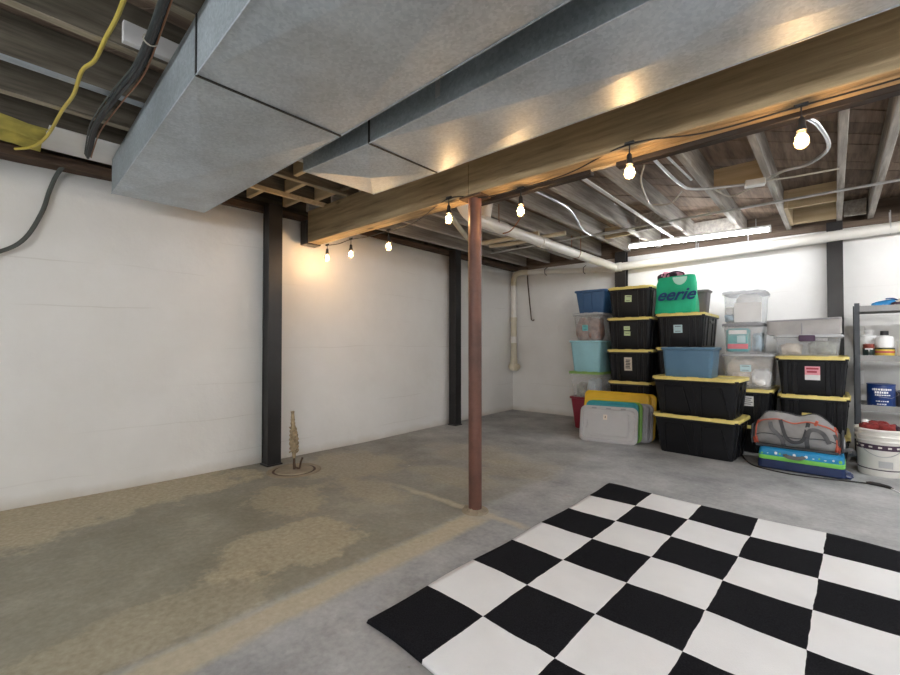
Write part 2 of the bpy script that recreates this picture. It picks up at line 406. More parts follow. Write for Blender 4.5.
base_pts = [(-3.0, -3.90), (.17, -3.90), (.88, -3.83), (1.67, -3.785), (2.79, -3.74), (4.2, -3.80), (5.9, -3.86)]
def wall_x(y, z):
    for (y0, x0), (y1, x1) in zip(base_pts, base_pts[1:]):
        if y0 <= y <= y1: b = x0 + (x1-x0)*(y-y0)/(y1-y0); break
    else: b = base_pts[-1][1]
    return b + .02*math.sin(math.pi*min(1, z/ZW))*math.exp(-((y-2.6)/2.4)**2)
ny, nz = 60, 14
g = MB(); vs_, fs = [], []
for i in range(ny+1):
    y = YF + (YB+.2-YF)*i/ny
    for k in range(nz+1):
        z = ZW*k/nz
        vs_.append((wall_x(y, z) + random.uniform(-.002, .002), y, z))
for i in range(ny):
    for k in range(nz):
        a = i*(nz+1)+k; fs.append((a, a+nz+1, a+nz+2, a+1))
n0 = len(vs_)
for i in range(ny+1):
    y = YF + (YB+.2-YF)*i/ny
    vs_ += [(-4.15, y, 0), (-4.15, y, ZW)]
for i in range(ny):
    fs.append((i*(nz+1)+nz, (i+1)*(nz+1)+nz, n0+2*(i+1)+1, n0+2*i+1))
    fs.append((n0+2*i, n0+2*i+1, n0+2*i+3, n0+2*i+2))
g.add(vs_, fs)
struct(g.build('wall_left', 'wall', None, 'all'), 'long bowed white painted foundation wall with two black steel posts', 'wall')
struct(MB().box((-.3, YB+.13, ZW/2), (7.8, .26, ZW)).build('wall_back', 'wall'), 'white painted foundation wall behind the storage totes', 'wall')
struct(MB().box((XR+.12, 1.6, ZW/2), (.24, 9.0, ZW)).build('wall_right', 'wall'), 'white painted cellar wall out of view', 'wall')
struct(MB().box((-.3, YF-.12, ZW/2), (7.8, .24, ZW)).build('wall_front', 'wall'), 'white painted cellar wall behind the camera', 'wall')

# ceiling: sill plates, joists, subfloor boards
ceil = bpy.data.objects.new('ceiling', None); COL.objects.link(ceil)
struct(ceil, 'open timber ceiling of old joists and diagonal subfloor boards', 'ceiling')
ZJ = 2.262
def sill(c, d, mat='sill', name='sill_plate'): return MB().box(c, d, None, .006).build(name, mat, ceil)
sill((-3.86, 1.6, (ZW+ZJ)/2), (.24, 8.9, ZJ-ZW)); sill((-.3, YB+.07, (ZW+ZJ)/2), (7.2, .16, ZJ-ZW), 'board')
sill((XR+.1, 1.6, (ZW+ZJ)/2), (.2, 8.9, ZJ-ZW)); sill((-.3, YF-.05, (ZW+ZJ)/2), (7.2, .16, ZJ-ZW), 'board')
sill((-3.95, 1.6, ZJ+.1), (.06, 8.9, .2), 'joist_near', 'rim_board'); sill((-.3, YB+.10, ZJ+.1), (7.2, .05, .2), 'board', 'rim_board')
sill((XR+.15, 1.6, ZJ+.1), (.05, 8.9, .2), 'joist_near', 'rim_board'); sill((-.3, YF-.10, ZJ+.1), (7.2, .05, .2), 'board', 'rim_board')
JH = .19
jm = {}
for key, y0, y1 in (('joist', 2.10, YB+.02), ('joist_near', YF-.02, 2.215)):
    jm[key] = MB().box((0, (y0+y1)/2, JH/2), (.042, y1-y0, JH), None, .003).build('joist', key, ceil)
far_x = [3.08, 2.67, 2.27, 1.86, 1.45, 1.05, .66, .265, .055, -.36, -.735, -1.22, -1.645, -2.02, -2.42, -2.82, -3.22, -3.62]
near_x = [3.12, 2.72, 2.31, 1.9, 1.5, 1.09, .7, .3, -.1, -.5, -.9, -1.36, -1.78, -2.19, -2.63, -2.99, -3.37]
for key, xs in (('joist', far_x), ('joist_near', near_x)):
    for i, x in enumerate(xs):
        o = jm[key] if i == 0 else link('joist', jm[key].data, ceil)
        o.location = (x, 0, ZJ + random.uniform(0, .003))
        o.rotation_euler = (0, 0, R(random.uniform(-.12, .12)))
lath = {}  # added strips: tan paints the lit joist bottoms, grey is a painted joist edge
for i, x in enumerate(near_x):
    key = 'paint_edge_grey' if abs(x+2.63) < .01 else 'lit_edge_tan'
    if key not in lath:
        lath[key] = MB().box((0, (YF+2.08)/2, 0), (.040 if key == 'lit_edge_tan' else .052, 2.08-YF, .005), None, .001).build('lit_painted_edge', key, ceil); o = lath[key]
    else: o = link('lit_painted_edge', lath[key].data, ceil)
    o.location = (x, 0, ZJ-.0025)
# diagonal subfloor boards, each its own piece
BW = .142
bx0, bx1, by0, by1 = -3.95, XR+.2, YF-.1, YB+.1
def clip_diag(c, hw):
    """strip |(x - y)/sqrt2 - c| < hw clipped to the rectangle: polygon by half-plane clipping"""
    poly = [(bx0, by0), (bx1, by0), (bx1, by1), (bx0, by1)]
    for sgn, lim in ((1, c+hw), (-1, -(c-hw))):
        out = []
        for i in range(len(poly)):
            p, q = poly[i], poly[(i+1) % len(poly)]
            dp = sgn*(p[0]-p[1])/math.sqrt(2) - lim; dq = sgn*(q[0]-q[1])/math.sqrt(2) - lim
            if dp <= 0: out.append(p)
            if (dp < 0) != (dq < 0) and dp != dq:
                t = dp/(dp-dq); out.append((p[0]+(q[0]-p[0])*t, p[1]+(q[1]-p[1])*t))
        poly = out
        if len(poly) < 3: return None
    return poly
M['diag'] = None
def diag_wood():
    m, nt, bs = newmat('diagonal_subfloor_board')
    tc = nd(nt, 'ShaderNodeTexCoord'); mp = nd(nt, 'ShaderNodeMapping')
    mp.inputs['Rotation'].default_value = (0, 0, R(45)); mp.inputs['Scale'].default_value = (9, .7, 9)
    nt.links.new(tc.outputs['Object'], mp.inputs[0])
    f = noise(nt, mp.outputs[0], 2.6, 6, .62)
    oi = nd(nt, 'ShaderNodeObjectInfo')
    c = ramp(nt, f, [(.3, (.12, .082, .06)), (.65, (.32, .235, .175))])
    c = mix(nt, .35, c, ramp(nt, oi.outputs['Random'], [(0, .25), (1, .75)]), 'OVERLAY')
    nt.links.new(c, bs.inputs['Base Color']); bs.inputs['Roughness'].default_value = .9
    return m
M['diag'] = diag_wood()
c = -7.2
while c < 6.2:
    p = clip_diag(c, BW/2-.004)
    if p and len(p) >= 3:
        dz = random.uniform(0, .004)
        n = len(p); mb = MB()
        mb.loft([[(x, y, ZJ+JH+.003+dz) for x, y in p], [(x, y, ZJ+JH+.023+dz) for x, y in p]])
        mb.build('subfloor_board', 'diag', ceil)
    c += BW
MB().box((-.3, 1.6, ZJ+JH+.05), (7.5, 9.0, .04)).build('upper_floor_deck', 'board', ceil)
# blocking between the joists
def block(x0, x1, y, mat='newwood', h=.16, th=.036, z0=ZJ+.015, rz=0):
    return MB().box((0, 0, 0), (x1-x0, th, h), None, .003).build('blocking', mat, ceil, False, ((x0+x1)/2, y, z0+h/2), (0, 0, rz))
block(-.71, -.385, 4.0); block(-.335, .032, 5.0, 'newwood', .17); block(-.335, .032, 5.70, 'newwood', .18)
block(-1.20, -.76, 5.6, 'joist'); block(-1.62, -1.245, 4.9, 'joist', .17); block(-2.0, -1.67, 5.0, 'newwood', .12)
block(.08, .24, 5.68, 'joist', .15)
MB().box((0, 0, 0), (.03, .78, .15), None, .003).build('blocking', 'newwood', ceil, False, (-.32, 5.33, ZJ+.085))
block(-2.96, -2.66, 1.62, 'newwood', .10); block(-3.34, -3.02, 1.75, 'newwood', .10); block(-3.34, -3.02, 2.02, 'newwood', .12)
block(-3.70, -3.40, 1.60, 'newwood', .09); block(-3.70, -3.40, 1.92, 'newwood', .10); block(-2.96, -2.66, 2.02, 'joist_near', .13)
MB().box((0, 0, 0), (.30, .34, .018), None, .002).build('blocking', 'newwood', ceil, False, (-3.18, 1.88, ZJ+.14))
MB().box((0, 0, 0), (.30, .26, .018), None, .002).build('blocking', 'newwood', ceil, False, (-2.81, 1.84, ZJ+.14))
MB().box((0, 0, 0), (.30, .22, .018), None, .002).build('blocking', 'newwood', ceil, False, (-3.55, 1.76, ZJ+.12))
MB().box((0, 0, 0), (.03, .26, .085), None, .002).build('blocking', 'bottlewhite', ceil, False, (-2.150, .55, ZJ+.050))
MB().box((0, 0, 0), (.40, .44, .008), None, .002).build('bay_panel', 'bottlewhite', ceil, False, (-3.45, .53, ZJ-.007))
MB().box((0, 0, 0), (.03, 1.0, .035), None, .002).build('cleat', 'newwood', ceil, False, (-3.34, 1.7, ZJ-.002))

# the built-up beam: two lengths butted over the column
beam = thing('wooden_beam', 'long pale pine support beam running over the red-brown steel column', 'beam', (-1.70, 2.157, 1.97))
for x0, x1, dy in ((-3.60, -1.702, 0), (-1.698, 3.28, -.006)):
    for k, (ya, yb) in enumerate(((-.063, -.022), (-.021, .021), (.022, .063))):
        MB().box(((x0+x1)/2+1.70, (ya+yb)/2+dy, .145), (x1-x0, yb-ya, .29), None, .004).build('beam_ply', 'beam', beam)
MB().box((-1.955, 0, .10), (.11, .15, .22), None, .004).build('bearing_shoe', 'steelblack', beam)
MB().box((2.0, .076, .012), (3.0, .024, .03), None, .003).build('nailing_strip', 'newwood', beam)
for x0, x1 in ((-1.78, -.965), (-.83, 1.5)):
    MB().box(((x0+x1)/2+1.70, .085, -.006), (x1-x0, .05, .03), None, .003).build('edge_strip', 'darkstrip', beam)

# the column
colm = thing('steel_column', 'red-brown painted round steel column standing on the concrete floor', 'column', (-1.69, 2.142, 0))
MB().lathe([(.0415, .012), (.0415, 1.955)], n=28).build('shaft', 'rustred', colm, True)
mb = MB(); mb.box((0, 0, 1.9625), (.17, .11, .015), None, .002); mb.build('cap_plate', 'rust', colm)
mb = MB(); mb.lathe([(.0, .0), (.085, .0), (.08, .008), (.055, .013), (.04, .02)], n=20); mb.build('footing', 'oldcement', colm, True)
for k in range(5):
    a = k*1.3 - .6; r = .062 + .01*(k % 2)
    MB().box((r*math.cos(a)+.01, -abs(r*math.sin(a))*.8, .014), (.03, .018, .016), Euler((.3*k, .2, a)), .004).build('mortar_crumb', 'oldcement', colm)

# black steel wall posts (channel sections)
def wall_post(x0, x1, y0, y1, h, label, open_dir):
    t = thing('steel_post', label, 'post', ((x0+x1)/2, (y0+y1)/2, 0), 0, 'black steel posts against the walls')
    cx, cy = (x1-x0), (y1-y0)
    if open_dir == 'x':      # flange faces +x
        MB().box((cx/2-.006, 0, h/2), (.012, cy, h), None, .002).build('flange', 'steelblack', t)
        MB().box((-cx/2+.006, 0, h/2), (.012, cy, h), None, .002).build('flange', 'steelblack', t)
        MB().box((0, -cy/2+.012, h/2), (cx-.02, .01, h)).build('web', 'steelblack', t)
    else:
        MB().box((0, -cy/2+.006, h/2), (cx, .012, h), None, .002).build('flange', 'steelblack', t)
        MB().box((0, cy/2-.006, h/2), (cx, .012, h), None, .002).build('flange', 'steelblack', t)
        MB().box((0, 0, h/2), (.01, cy-.02, h)).build('web', 'steelblack', t)
    MB().box((0, 0, .006), (cx+.02, cy+.02, .012), None, .002).build('foot_plate', 'steelblack', t)
wall_post(-3.72, -3.605, 1.735, 1.855, 2.255, 'black steel post on the long wall beside the capped pipe stub', 'x')
wall_post(-3.735, -3.62, 4.19, 4.30, 2.255, 'black steel post on the long wall nearer the room corner', 'x')
wall_post(-2.175, -2.035, 5.75, 5.845, 2.26, 'black steel post behind the tall column of black totes', 'y')
wall_post(-.05, .072, 5.745, 5.845, 2.26, 'black steel post on the back wall beside the storage rack', 'y')

# ------------------------------------------------------------------ ducts
def duct(name, label, secs, z0, z1, loc):
    """secs: list of (x, y0, y1) stations; one cross-broken sheet section between each two"""
    t = thing(name, label, 'duct', loc)
    ox, oy, oz = loc
    for i in range(len(secs)-1):
        (xa, a0, a1), (xb, b0, b1) = secs[i], secs[i+1]
        xa += .004 if i else 0; xb -= .004 if i < len(secs)-2 else 0
        mid = ((xa+xb)/2, (a0+a1+b0+b1)/4)
        P = lambda x, y, z: (x-ox, y-oy, z-oz)
        v = [P(xa, a0, z0), P(xb, b0, z0), P(xb, b1, z0), P(xa, a1, z0), P(mid[0], mid[1], z0-.032)]
        MB().add(v, [(0, 1, 4), (1, 2, 4), (2, 3, 4), (3, 0, 4)]).build('bottom_sheet', 'galv', t)
        v = [P(xa, a0, z0), P(xb, b0, z0), P(xb, b1, z0), P(xa, a1, z0), P(xa, a0, z1), P(xb, b0, z1), P(xb, b1, z1), P(xa, a1, z1)]
        fcs = [(0, 1, 5, 4), (2, 3, 7, 6), (4, 5, 6, 7)]
        if i == 0: fcs.append((0, 3, 7, 4))
        if i == len(secs)-2: fcs.append((1, 2, 6, 5))
        MB().add(v, fcs).build('side_sheet', 'galv_side', t)
        if i:
            mb = MB()
            mb.box(P(xa, (a0+a1)/2, z0-.001), (.011, a1-a0+.004, .006))
            mb.box(P(xa, a0-.001, (z0+z1)/2), (.011, .006, z1-z0)); mb.box(P(xa, a1+.001, (z0+z1)/2), (.011, .006, z1-z0))
            mb.build('joint_seam', 'seam', t)
        L = .006
        for ya, yb, sy in ((a0, b0, -1), (a1, b1, 1)):
            MB().tube([P(xa, ya, z0), P(xb, yb, z0)], .0035, 6).build('folded_edge', 'galv', t)
    for x in (secs[1][0]+.5, secs[-1][0]-.5):
        y0 = secs[1][1]-.03 if x < 0 else secs[-1][1]; y1 = secs[1][2]
        for y in (y0-.012, y1+.012): MB().box((x-ox, y-oy, (z0+ZJ)/2+.05-oz), (.025, .003, ZJ-z0+.06)).build('hanger_strap', 'conduit', t)
duct('supply_duct', 'large galvanised duct with capped end near the long wall', [(-3.505, .637, 1.186), (-1.73, .556, 1.172), (.70, .455, 1.10), (3.15, .40, 1.05)], 2.02, 2.243, (-1.7, .86, 2.02))
duct('return_duct', 'galvanised duct with creased bottom running beside the pine beam', [(-2.245, 1.276, 1.775), (-1.69, 1.308, 1.788), (.72, 1.28, 1.785), (3.15, 1.26, 1.78)], 2.02, 2.243, (-1.7, 1.54, 2.02))
fx = MB(); pth = [(.02 + .9*k/90, 2.062+.006*math.sin(k*.05), 2.215+.02*k/90) for k in range(91)]
fx.tube(pth, [.009 + .0018*(k % 2) for k in range(91)], 8)
one('flexible_conduit', fx, 'conduit', 'ribbed metal flexible conduit lying along the top of the pine beam', 'conduit', None, True)

# ------------------------------------------------------------------ lamps
def shop_light(label, p0, p1, tube, group=None):
    a, b = Vector(p0), Vector(p1); mid = (a+b)/2; L = (b-a).length
    t = thing('fluorescent_fixture', label, 'light', mid, math.atan2(b.y-a.y, b.x-a.x), group)
    mb = MB(); mb.loft([[(x, y*s, z) for y, z in ((-.020, .030), (-.020, .052), (.020, .052), (.020, .030), (.012, .030), (.010, .034), (-.010, .034), (-.012, .030))] for x, s in ((-L/2, 1), (L/2, 1))])
    mb.build('housing', 'tubemetal', t)
    mb = MB(); mb.tube([(-L/2+.02, 0, .010), (L/2-.02, 0, .010)], .019, 12); mb.build('lamp_tube', tube, t, True)
    for s in (-1, 1):
        MB().box((s*(L/2-.008), 0, .012), (.02, .044, .05), None, .004).build('end_cap', 'tubemetal', t)
        mb = MB(); mb.tube([(s*(L/2-.12), 0, .05), (s*(L/2-.12), 0, ZJ-mid.z+.03)], .003, 6); mb.build('hanger_chain', 'conduit', t)
    return t
fl = shop_light('glowing fluorescent tube light hung above the storage totes', (-1.78, 5.13, 2.165), (-.455, 5.26, 2.150), 'tube')
mb = MB(); mb.tube([(.48, 0, .03), (.48, .0, -.14)], .0022, 6); mb.build('pull_chain', 'tubemetal', fl)
for p0, p1, where in (((1.0, -.1, 1.95), (2.2, -.1, 1.95), 'beside the camera at the open side of the cellar'), ((-2.2, -1.7, 1.95), (-1.0, -1.7, 1.95), 'behind the camera near the long wall'),
                      ((.6, -1.5, 1.95), (1.8, -1.5, 1.95), 'behind the camera in front of the near wall'), ((1.0, 2.95, 2.10), (2.2, 2.95, 2.10), 'over the open side of the cellar past the beam'),
                      ((1.0, 4.45, 2.12), (2.2, 4.45, 2.12), 'over the open side of the cellar past the storage rack')):
    shop_light('added fluorescent tube light ' + where, p0, p1, 'tube_added', 'added tube lights out of view')  # lamps added out of view to brighten the cellar

def string_lights():
    t = thing('string_light', 'black string light cord with glowing bulbs along the pine beam', 'string light', (-1.7, 2.15, 1.97))
    o = Vector((-1.7, 2.15, 1.97))
    hooks = [(-3.50, 2.235, 1.955), (-3.17, 2.262, 1.962), (-2.69, 2.285, 1.962), (-1.86, 2.085, 1.985), (-1.38, 2.186, 1.962), (-.715, 2.082, 1.985), (-.087, 2.146, 1.962), (.65, 2.08, 1.985)]
    pts = []
    for i, h in enumerate(hooks):
        pts.append(Vector(h)-o)
        if i < len(hooks)-1:
            m_ = (Vector(h)+Vector(hooks[i+1]))/2; m_.z = min(m_.z, 1.962) - (.012 if i != 2 else .03); pts.append(m_-o)
    MB().tube(smooth_path(pts, 8), .0035, 6).build('cord', 'blackrubber', t, True)
    for i, h in enumerate(hooks):
        p = Vector(h)-o
        drop = .045 if i else .03
        mb = MB(); mb.box((p.x, p.y, p.z+.004), (.045, .014, .016), None, .003); mb.build('clip', 'blackrubber', t)
        mb = MB(); mb.tube([p, p-Vector((0, 0, drop))], .0032, 6); mb.build('drop_cord', 'blackrubber', t)
        mb = MB(); mb.lathe([(.006, 0), (.011, -.006), (.013, -.03), (.0165, -.045), (.0165, -.052), (.0, -.052)], (p.x, p.y, p.z-drop), 14)
        s = mb.build('socket', 'blackrubber', t, True)
        mb = MB(); mb.lathe([(.011, 0), (.013, -.01), (.022, -.028), (.0245, -.043), (.022, -.058), (.013, -.069), (.003, -.073)], (p.x, p.y, p.z-drop-.050), 16)
        mb.build('bulb', 'bulbglass', s, 'all')
        MB().lathe([(.002, 0), (.0085, -.010), (.0105, -.022), (.0085, -.034), (.002, -.042)], (p.x, p.y, p.z-drop-.064), 10).build('filament', 'bulbglow', s, 'all')
string_lights()

# ------------------------------------------------------------------ pipes and wiring under the ceiling
dp = thing('drain_pipe', 'white plastic drain pipe running under the joists and along the back wall', 'pipe', (-2.2, 5.7, 2.09))
o = Vector((-2.2, 5.7, 2.09))
def pipe(name, pts, r, mat, par, org, n=16): return MB().tube([Vector(p)-org for p in pts], r, n).build(name, mat, par, True)
pipe('wall_run', [(-2.17, 5.735, 2.055), (3.25, 5.735, 2.20)], .052, 'pvc', dp, o)
pipe('joist_run', [(-2.17, 5.735, 2.055), (-2.17, 5.62, 2.062), (-2.30, 3.30, 2.118)], .050, 'pvc', dp, o)
pipe('elbow', smooth_path([(-2.30, 3.34, 2.116), (-2.30, 3.02, 2.118), (-2.285, 2.86, 2.125), (-2.265, 2.74, 2.16), (-2.255, 2.67, 2.23), (-2.25, 2.65, 2.32)], 6), .058, 'pvc', dp, o)
pipe('branch', [(-2.22, 2.95, 2.12), (-2.20, 2.98, 2.33)], .05, 'pvc', dp, o)
for y in (3.34, 3.98, 4.02):
    x = -2.30 + (y-3.3)*.056; z = 2.118-(y-3.3)*.024
    pipe('coupling', [(x, y-.03, z), (x, y+.03, z)], .058, 'pvc', dp, o)
pipe('coupling', [(-2.25, 5.735, 2.053), (-2.08, 5.735, 2.058)], .06, 'pvc', dp, o)
for y in (3.2, 4.7):
    x = -2.30 + (y-3.3)*.056; z = 2.118-(y-3.3)*.024
    MB().tube([Vector(p)-o for p in [(x-.055, y, ZJ+.04), (x-.057, y, z), (x-.03, y, z-.05), (x+.03, y, z-.05), (x+.057, y, z), (x+.055, y, ZJ+.04)]], .004, 6).build('hanger', 'copper', dp)
for x in (-1.2, .4):
    z = 2.055 + (x+2.17)*.0268
    MB().tube([Vector(p)-o for p in [(x, 5.795, z+.16), (x, 5.79, z), (x, 5.735, z-.055), (x, 5.68, z), (x, 5.70, z+.16)]], .004, 6).build('hanger', 'conduit', dp)
vp = thing('vent_pipe', 'yellowed plastic pipe dropping down the wall in the room corner', 'pipe', (-3.77, 5.76, .66))
o2 = Vector((-3.77, 5.76, .66))
pipe('wall_run', [(-2.22, 5.765, 2.045), (-3.55, 5.765, 2.145)], .038, 'pvc', vp, o2)
pipe('bend', smooth_path([(-3.50, 5.765, 2.141), (-3.65, 5.763, 2.150), (-3.735, 5.76, 2.12), (-3.765, 5.76, 2.04), (-3.768, 5.76, 1.96)], 6), .043, 'pvcold', vp, o2)
pipe('down_run', [(-3.768, 5.76, 2.0), (-3.768, 5.76, 1.42)], .040, 'pvc', vp, o2)
pipe('collar', [(-3.768, 5.76, 1.46), (-3.768, 5.76, 1.40)], .052, 'pvcold', vp, o2)
pipe('lower_run', [(-3.768, 5.76, 1.42), (-3.768, 5.76, .78)], .046, 'pvcold', vp, o2)
pipe('coupling', [(-3.768, 5.76, 1.16), (-3.768, 5.76, 1.06)], .054, 'pvc', vp, o2)
pipe('tee', [(-3.768, 5.76, .86), (-3.768, 5.76, .63)], [.05, .06], 'pvcold', vp, o2)
pipe('tee_arm', [(-3.84, 5.76, .69), (-3.69, 5.76, .69)], .05, 'pvcold', vp, o2)
pipe('plug', [(-3.695, 5.76, .69), (-3.67, 5.76, .69)], .032, 'pvcold', vp, o2)
for x in (-2.6, -3.2):
    z = 2.045 + (-2.22-x)*.075
    MB().tube([Vector(p)-o2 for p in [(x, 5.8, z+.07), (x, 5.72, z+.03), (x, 5.722, z-.03), (x, 5.78, z-.05)]], .005, 6).build('hanger', 'blackrubber', vp)
rod = MB().tube(smooth_path([(-3.565, 5.83, 2.23), (-3.55, 5.82, 2.0), (-3.50, 5.83, 1.48), (-3.49, 5.83, 1.42), (-3.45, 5.815, 1.405), (-3.43, 5.80, 1.415)], 5), .009, 8)
one('hanging_rod', rod, 'rust', 'thin dark metal rod with hooked end hanging in the corner', 'rod', None, True)
sp_ = thing('small_drain_pipe', 'thin tan drain pipe branching beneath the joists behind the column', 'pipe', (-2.8, 3.8, 2.2)); o3 = Vector((-2.8, 3.8, 2.2))
pipe('pipe_run', smooth_path([(-2.62, 2.95, 2.225), (-2.85, 3.4, 2.20), (-3.02, 3.78, 2.19), (-2.95, 3.92, 2.19), (-2.78, 3.93, 2.19), (-2.30, 4.0, 2.20)], 6), .026, 'pvcold', sp_, o3)
pipe('pipe_run', smooth_path([(-3.05, 4.15, 2.205), (-2.75, 4.22, 2.205), (-2.35, 4.18, 2.205), (-2.1, 4.2, 2.21)], 5), .024, 'pvcold', sp_, o3)
pipe('valve', [(-2.60, 2.92, 2.228), (-2.54, 2.80, 2.235)], .014, 'copper', sp_, o3)

wr = thing('wiring', 'zinc conduit run with small junction box under the joists', 'conduit', (-.43, 3.9, 2.24)); o4 = Vector((-.43, 3.9, 2.24))
pipe('conduit_run', smooth_path([(-.875, 2.30, 2.245), (-.868, 2.95, 2.245), (-.855, 3.55, 2.243), (-.79, 3.76, 2.240), (-.48, 3.885, 2.236)], 6), .011, 'conduit', wr, o4, 8)
pipe('conduit_run', smooth_path([(-.35, 3.86, 2.236), (-.25, 3.75, 2.236), (-.12, 3.73, 2.24), (-.015, 3.50, 2.242), (-.055, 3.1, 2.242), (-.12, 2.86, 2.245), (-.13, 2.32, 2.245)], 6), .011, 'conduit', wr, o4, 8)
MB().box((0, 0, -.002), (.125, .07, .045), Euler((0, 0, R(12))), .004).build('junction_box', 'outlet', wr)
for a in ((-.93, 3.08), ):
    MB().tube([Vector(p)-o4 for p in smooth_path([(-.95, 3.05, 2.25), (-1.02, 3.2, 2.20), (-1.10, 3.6, 2.19), (-1.16, 3.9, 2.235), (-1.0, 3.86, 2.20), (-.88, 3.72, 2.235)], 6)], .006, 6).build('loose_cable', 'romex', wr, True)
    MB().tube([Vector(p)-o4 for p in smooth_path([(-.70, 3.80, 2.25), (-.62, 4.05, 2.22), (-.5, 4.0, 2.225), (-.36, 3.95, 2.25), (-.20, 3.98, 2.25), (.04, 4.0, 2.25)], 6)], .006, 6).build('loose_cable', 'romex', wr, True)
lc = MB().tube([(-3.4, 4.66, 2.250), (3.25, 4.50, 2.250)], .011, 8)
one('ceiling_conduit', lc, 'conduit', 'straight zinc conduit crossing under all joists before the tube light', 'conduit', None, True)
cb = MB().tube(smooth_path([(-1.76, 2.30, 2.248), (-1.757, 2.95, 2.248), (-1.75, 3.5, 2.246), (-1.86, 3.95, 2.25), (-1.97, 4.30, 2.248), (-1.99, 4.62, 2.246), (-1.80, 4.63, 2.235), (-1.6, 4.62, 2.235)], 6), .010, 8)
one('bent_conduit', cb, 'conduit', 'bent zinc conduit zigzagging between joists behind the steel column', 'conduit', None, True)
cs = MB().box((-1.36, 4.1, ZJ-.012), (.032, 3.1, .012), None, .002)
one('furring_strip', cs, 'bottlewhite', 'narrow pale strip fixed lengthwise under the joist bay', 'strip', None, False)
cs2 = MB().tube([(-.80, 2.32, 2.25), (-.795, 3.0, 2.25), (-.775, 3.55, 2.25)], .008, 8)
one('short_conduit', cs2, 'conduit', 'short straight zinc conduit beside the joist above the third bulb', 'conduit', None, True)
th = MB().tube(smooth_path([(-2.0, 3.22, 2.25), (-2.04, 3.24, 2.16), (-2.15, 3.25, 2.06), (-2.24, 3.25, 2.045)], 5), .006, 6)
one('ground_wire', th, 'copper', 'brown wire looping down from the joist to the white drain pipe', 'wire', None, True)

# near-left wiring
yc = MB().tube(smooth_path([(.2, .25, 2.245), (-1.3, .33, 2.24), (-1.85, .36, 2.23), (-2.14, .363, 2.245), (-2.31, .358, 2.232), (-2.47, .339, 2.245), (-2.70, .342, 2.232), (-2.97, .331, 2.245), (-3.32, .31, 2.222), (-3.55, .27, 2.215), (-3.66, .20, 2.210)], 6), .008, 8)
one('yellow_cable', yc, 'yellowcable', 'yellow electrical cable sagging under the dark joists', 'cable', None, True)
db = thing('cable_bundle', 'thick dark bundle of cables under the joists beside the duct', 'cable', (-2.2, .47, 2.23)); o5 = Vector((-2.2, .47, 2.23))
for k, (dy, dz, r, m_) in enumerate(((0, 0, .010, 'darkcable'), (.016, .004, .008, 'darkcable'), (.006, -.013, .008, 'blackrubber'), (.028, -.006, .0035, 'copper'), (-.012, .006, .0035, 'greycable'))):
    pts = [(.3, .30, 2.222), (-1.2, .40, 2.222), (-1.7, .445, 2.222), (-1.95, .465, 2.218), (-2.24, .482, 2.222), (-2.54, .469, 2.222), (-2.97, .464, 2.222), (-3.30, .49, 2.222), (-3.5, .51, 2.225)]
    MB().tube([Vector((x, y+dy*(1+.3*math.sin(x*3+k)), z+dz)) - o5 for x, y, z in smooth_path(pts, 6)], r, 8).build('cable_strand', m_, db, True)
MB().tube([Vector((-1.97, .472+.024*math.cos(a), 2.217+.020*math.sin(a)))-o5 for a in [k*math.pi/6 for k in range(13)]], .003, 6).build('cable_tie', 'romex', db)
gc = MB().tube(smooth_path([(-3.76, .44, 2.225), (-3.83, .406, 2.16), (-3.845, .373, 2.049), (-3.845, .337, 1.896), (-3.845, .26, 1.713), (-3.85, .151, 1.613), (-3.86, -.05, 1.53), (-3.86, -.4, 1.46)], 6), .013, 8)
one('hanging_cable', gc, 'greycable', 'grey cable hanging in a curve against the long white wall', 'cable', None, True)
ib = MB()
gx, gy = 10, 12
vs_ = []; fs = []
for i in range(gx+1):
    for k in range(gy+1):
        x = -3.66 + .40*i/gx; y = -.55 + .86*k/gy
        vs_.append((x, y, 2.243 + .012*math.sin(i*1.3+k*.9) + random.uniform(-.008, .008)))
for i in range(gx):
    for k in range(gy):
        a = i*(gy+1)+k; fs.append((a, a+gy+1, a+gy+2, a+1))
nb = len(vs_)
ib.add(vs_, fs)
ib.box((-3.52, -.12, 2.32), (.26, .84, .14), None, .02)
one('foam_insulation', ib, 'foam', 'yellow foam insulation stuffed in the joist bay above the wall', 'insulation', None, 'all')

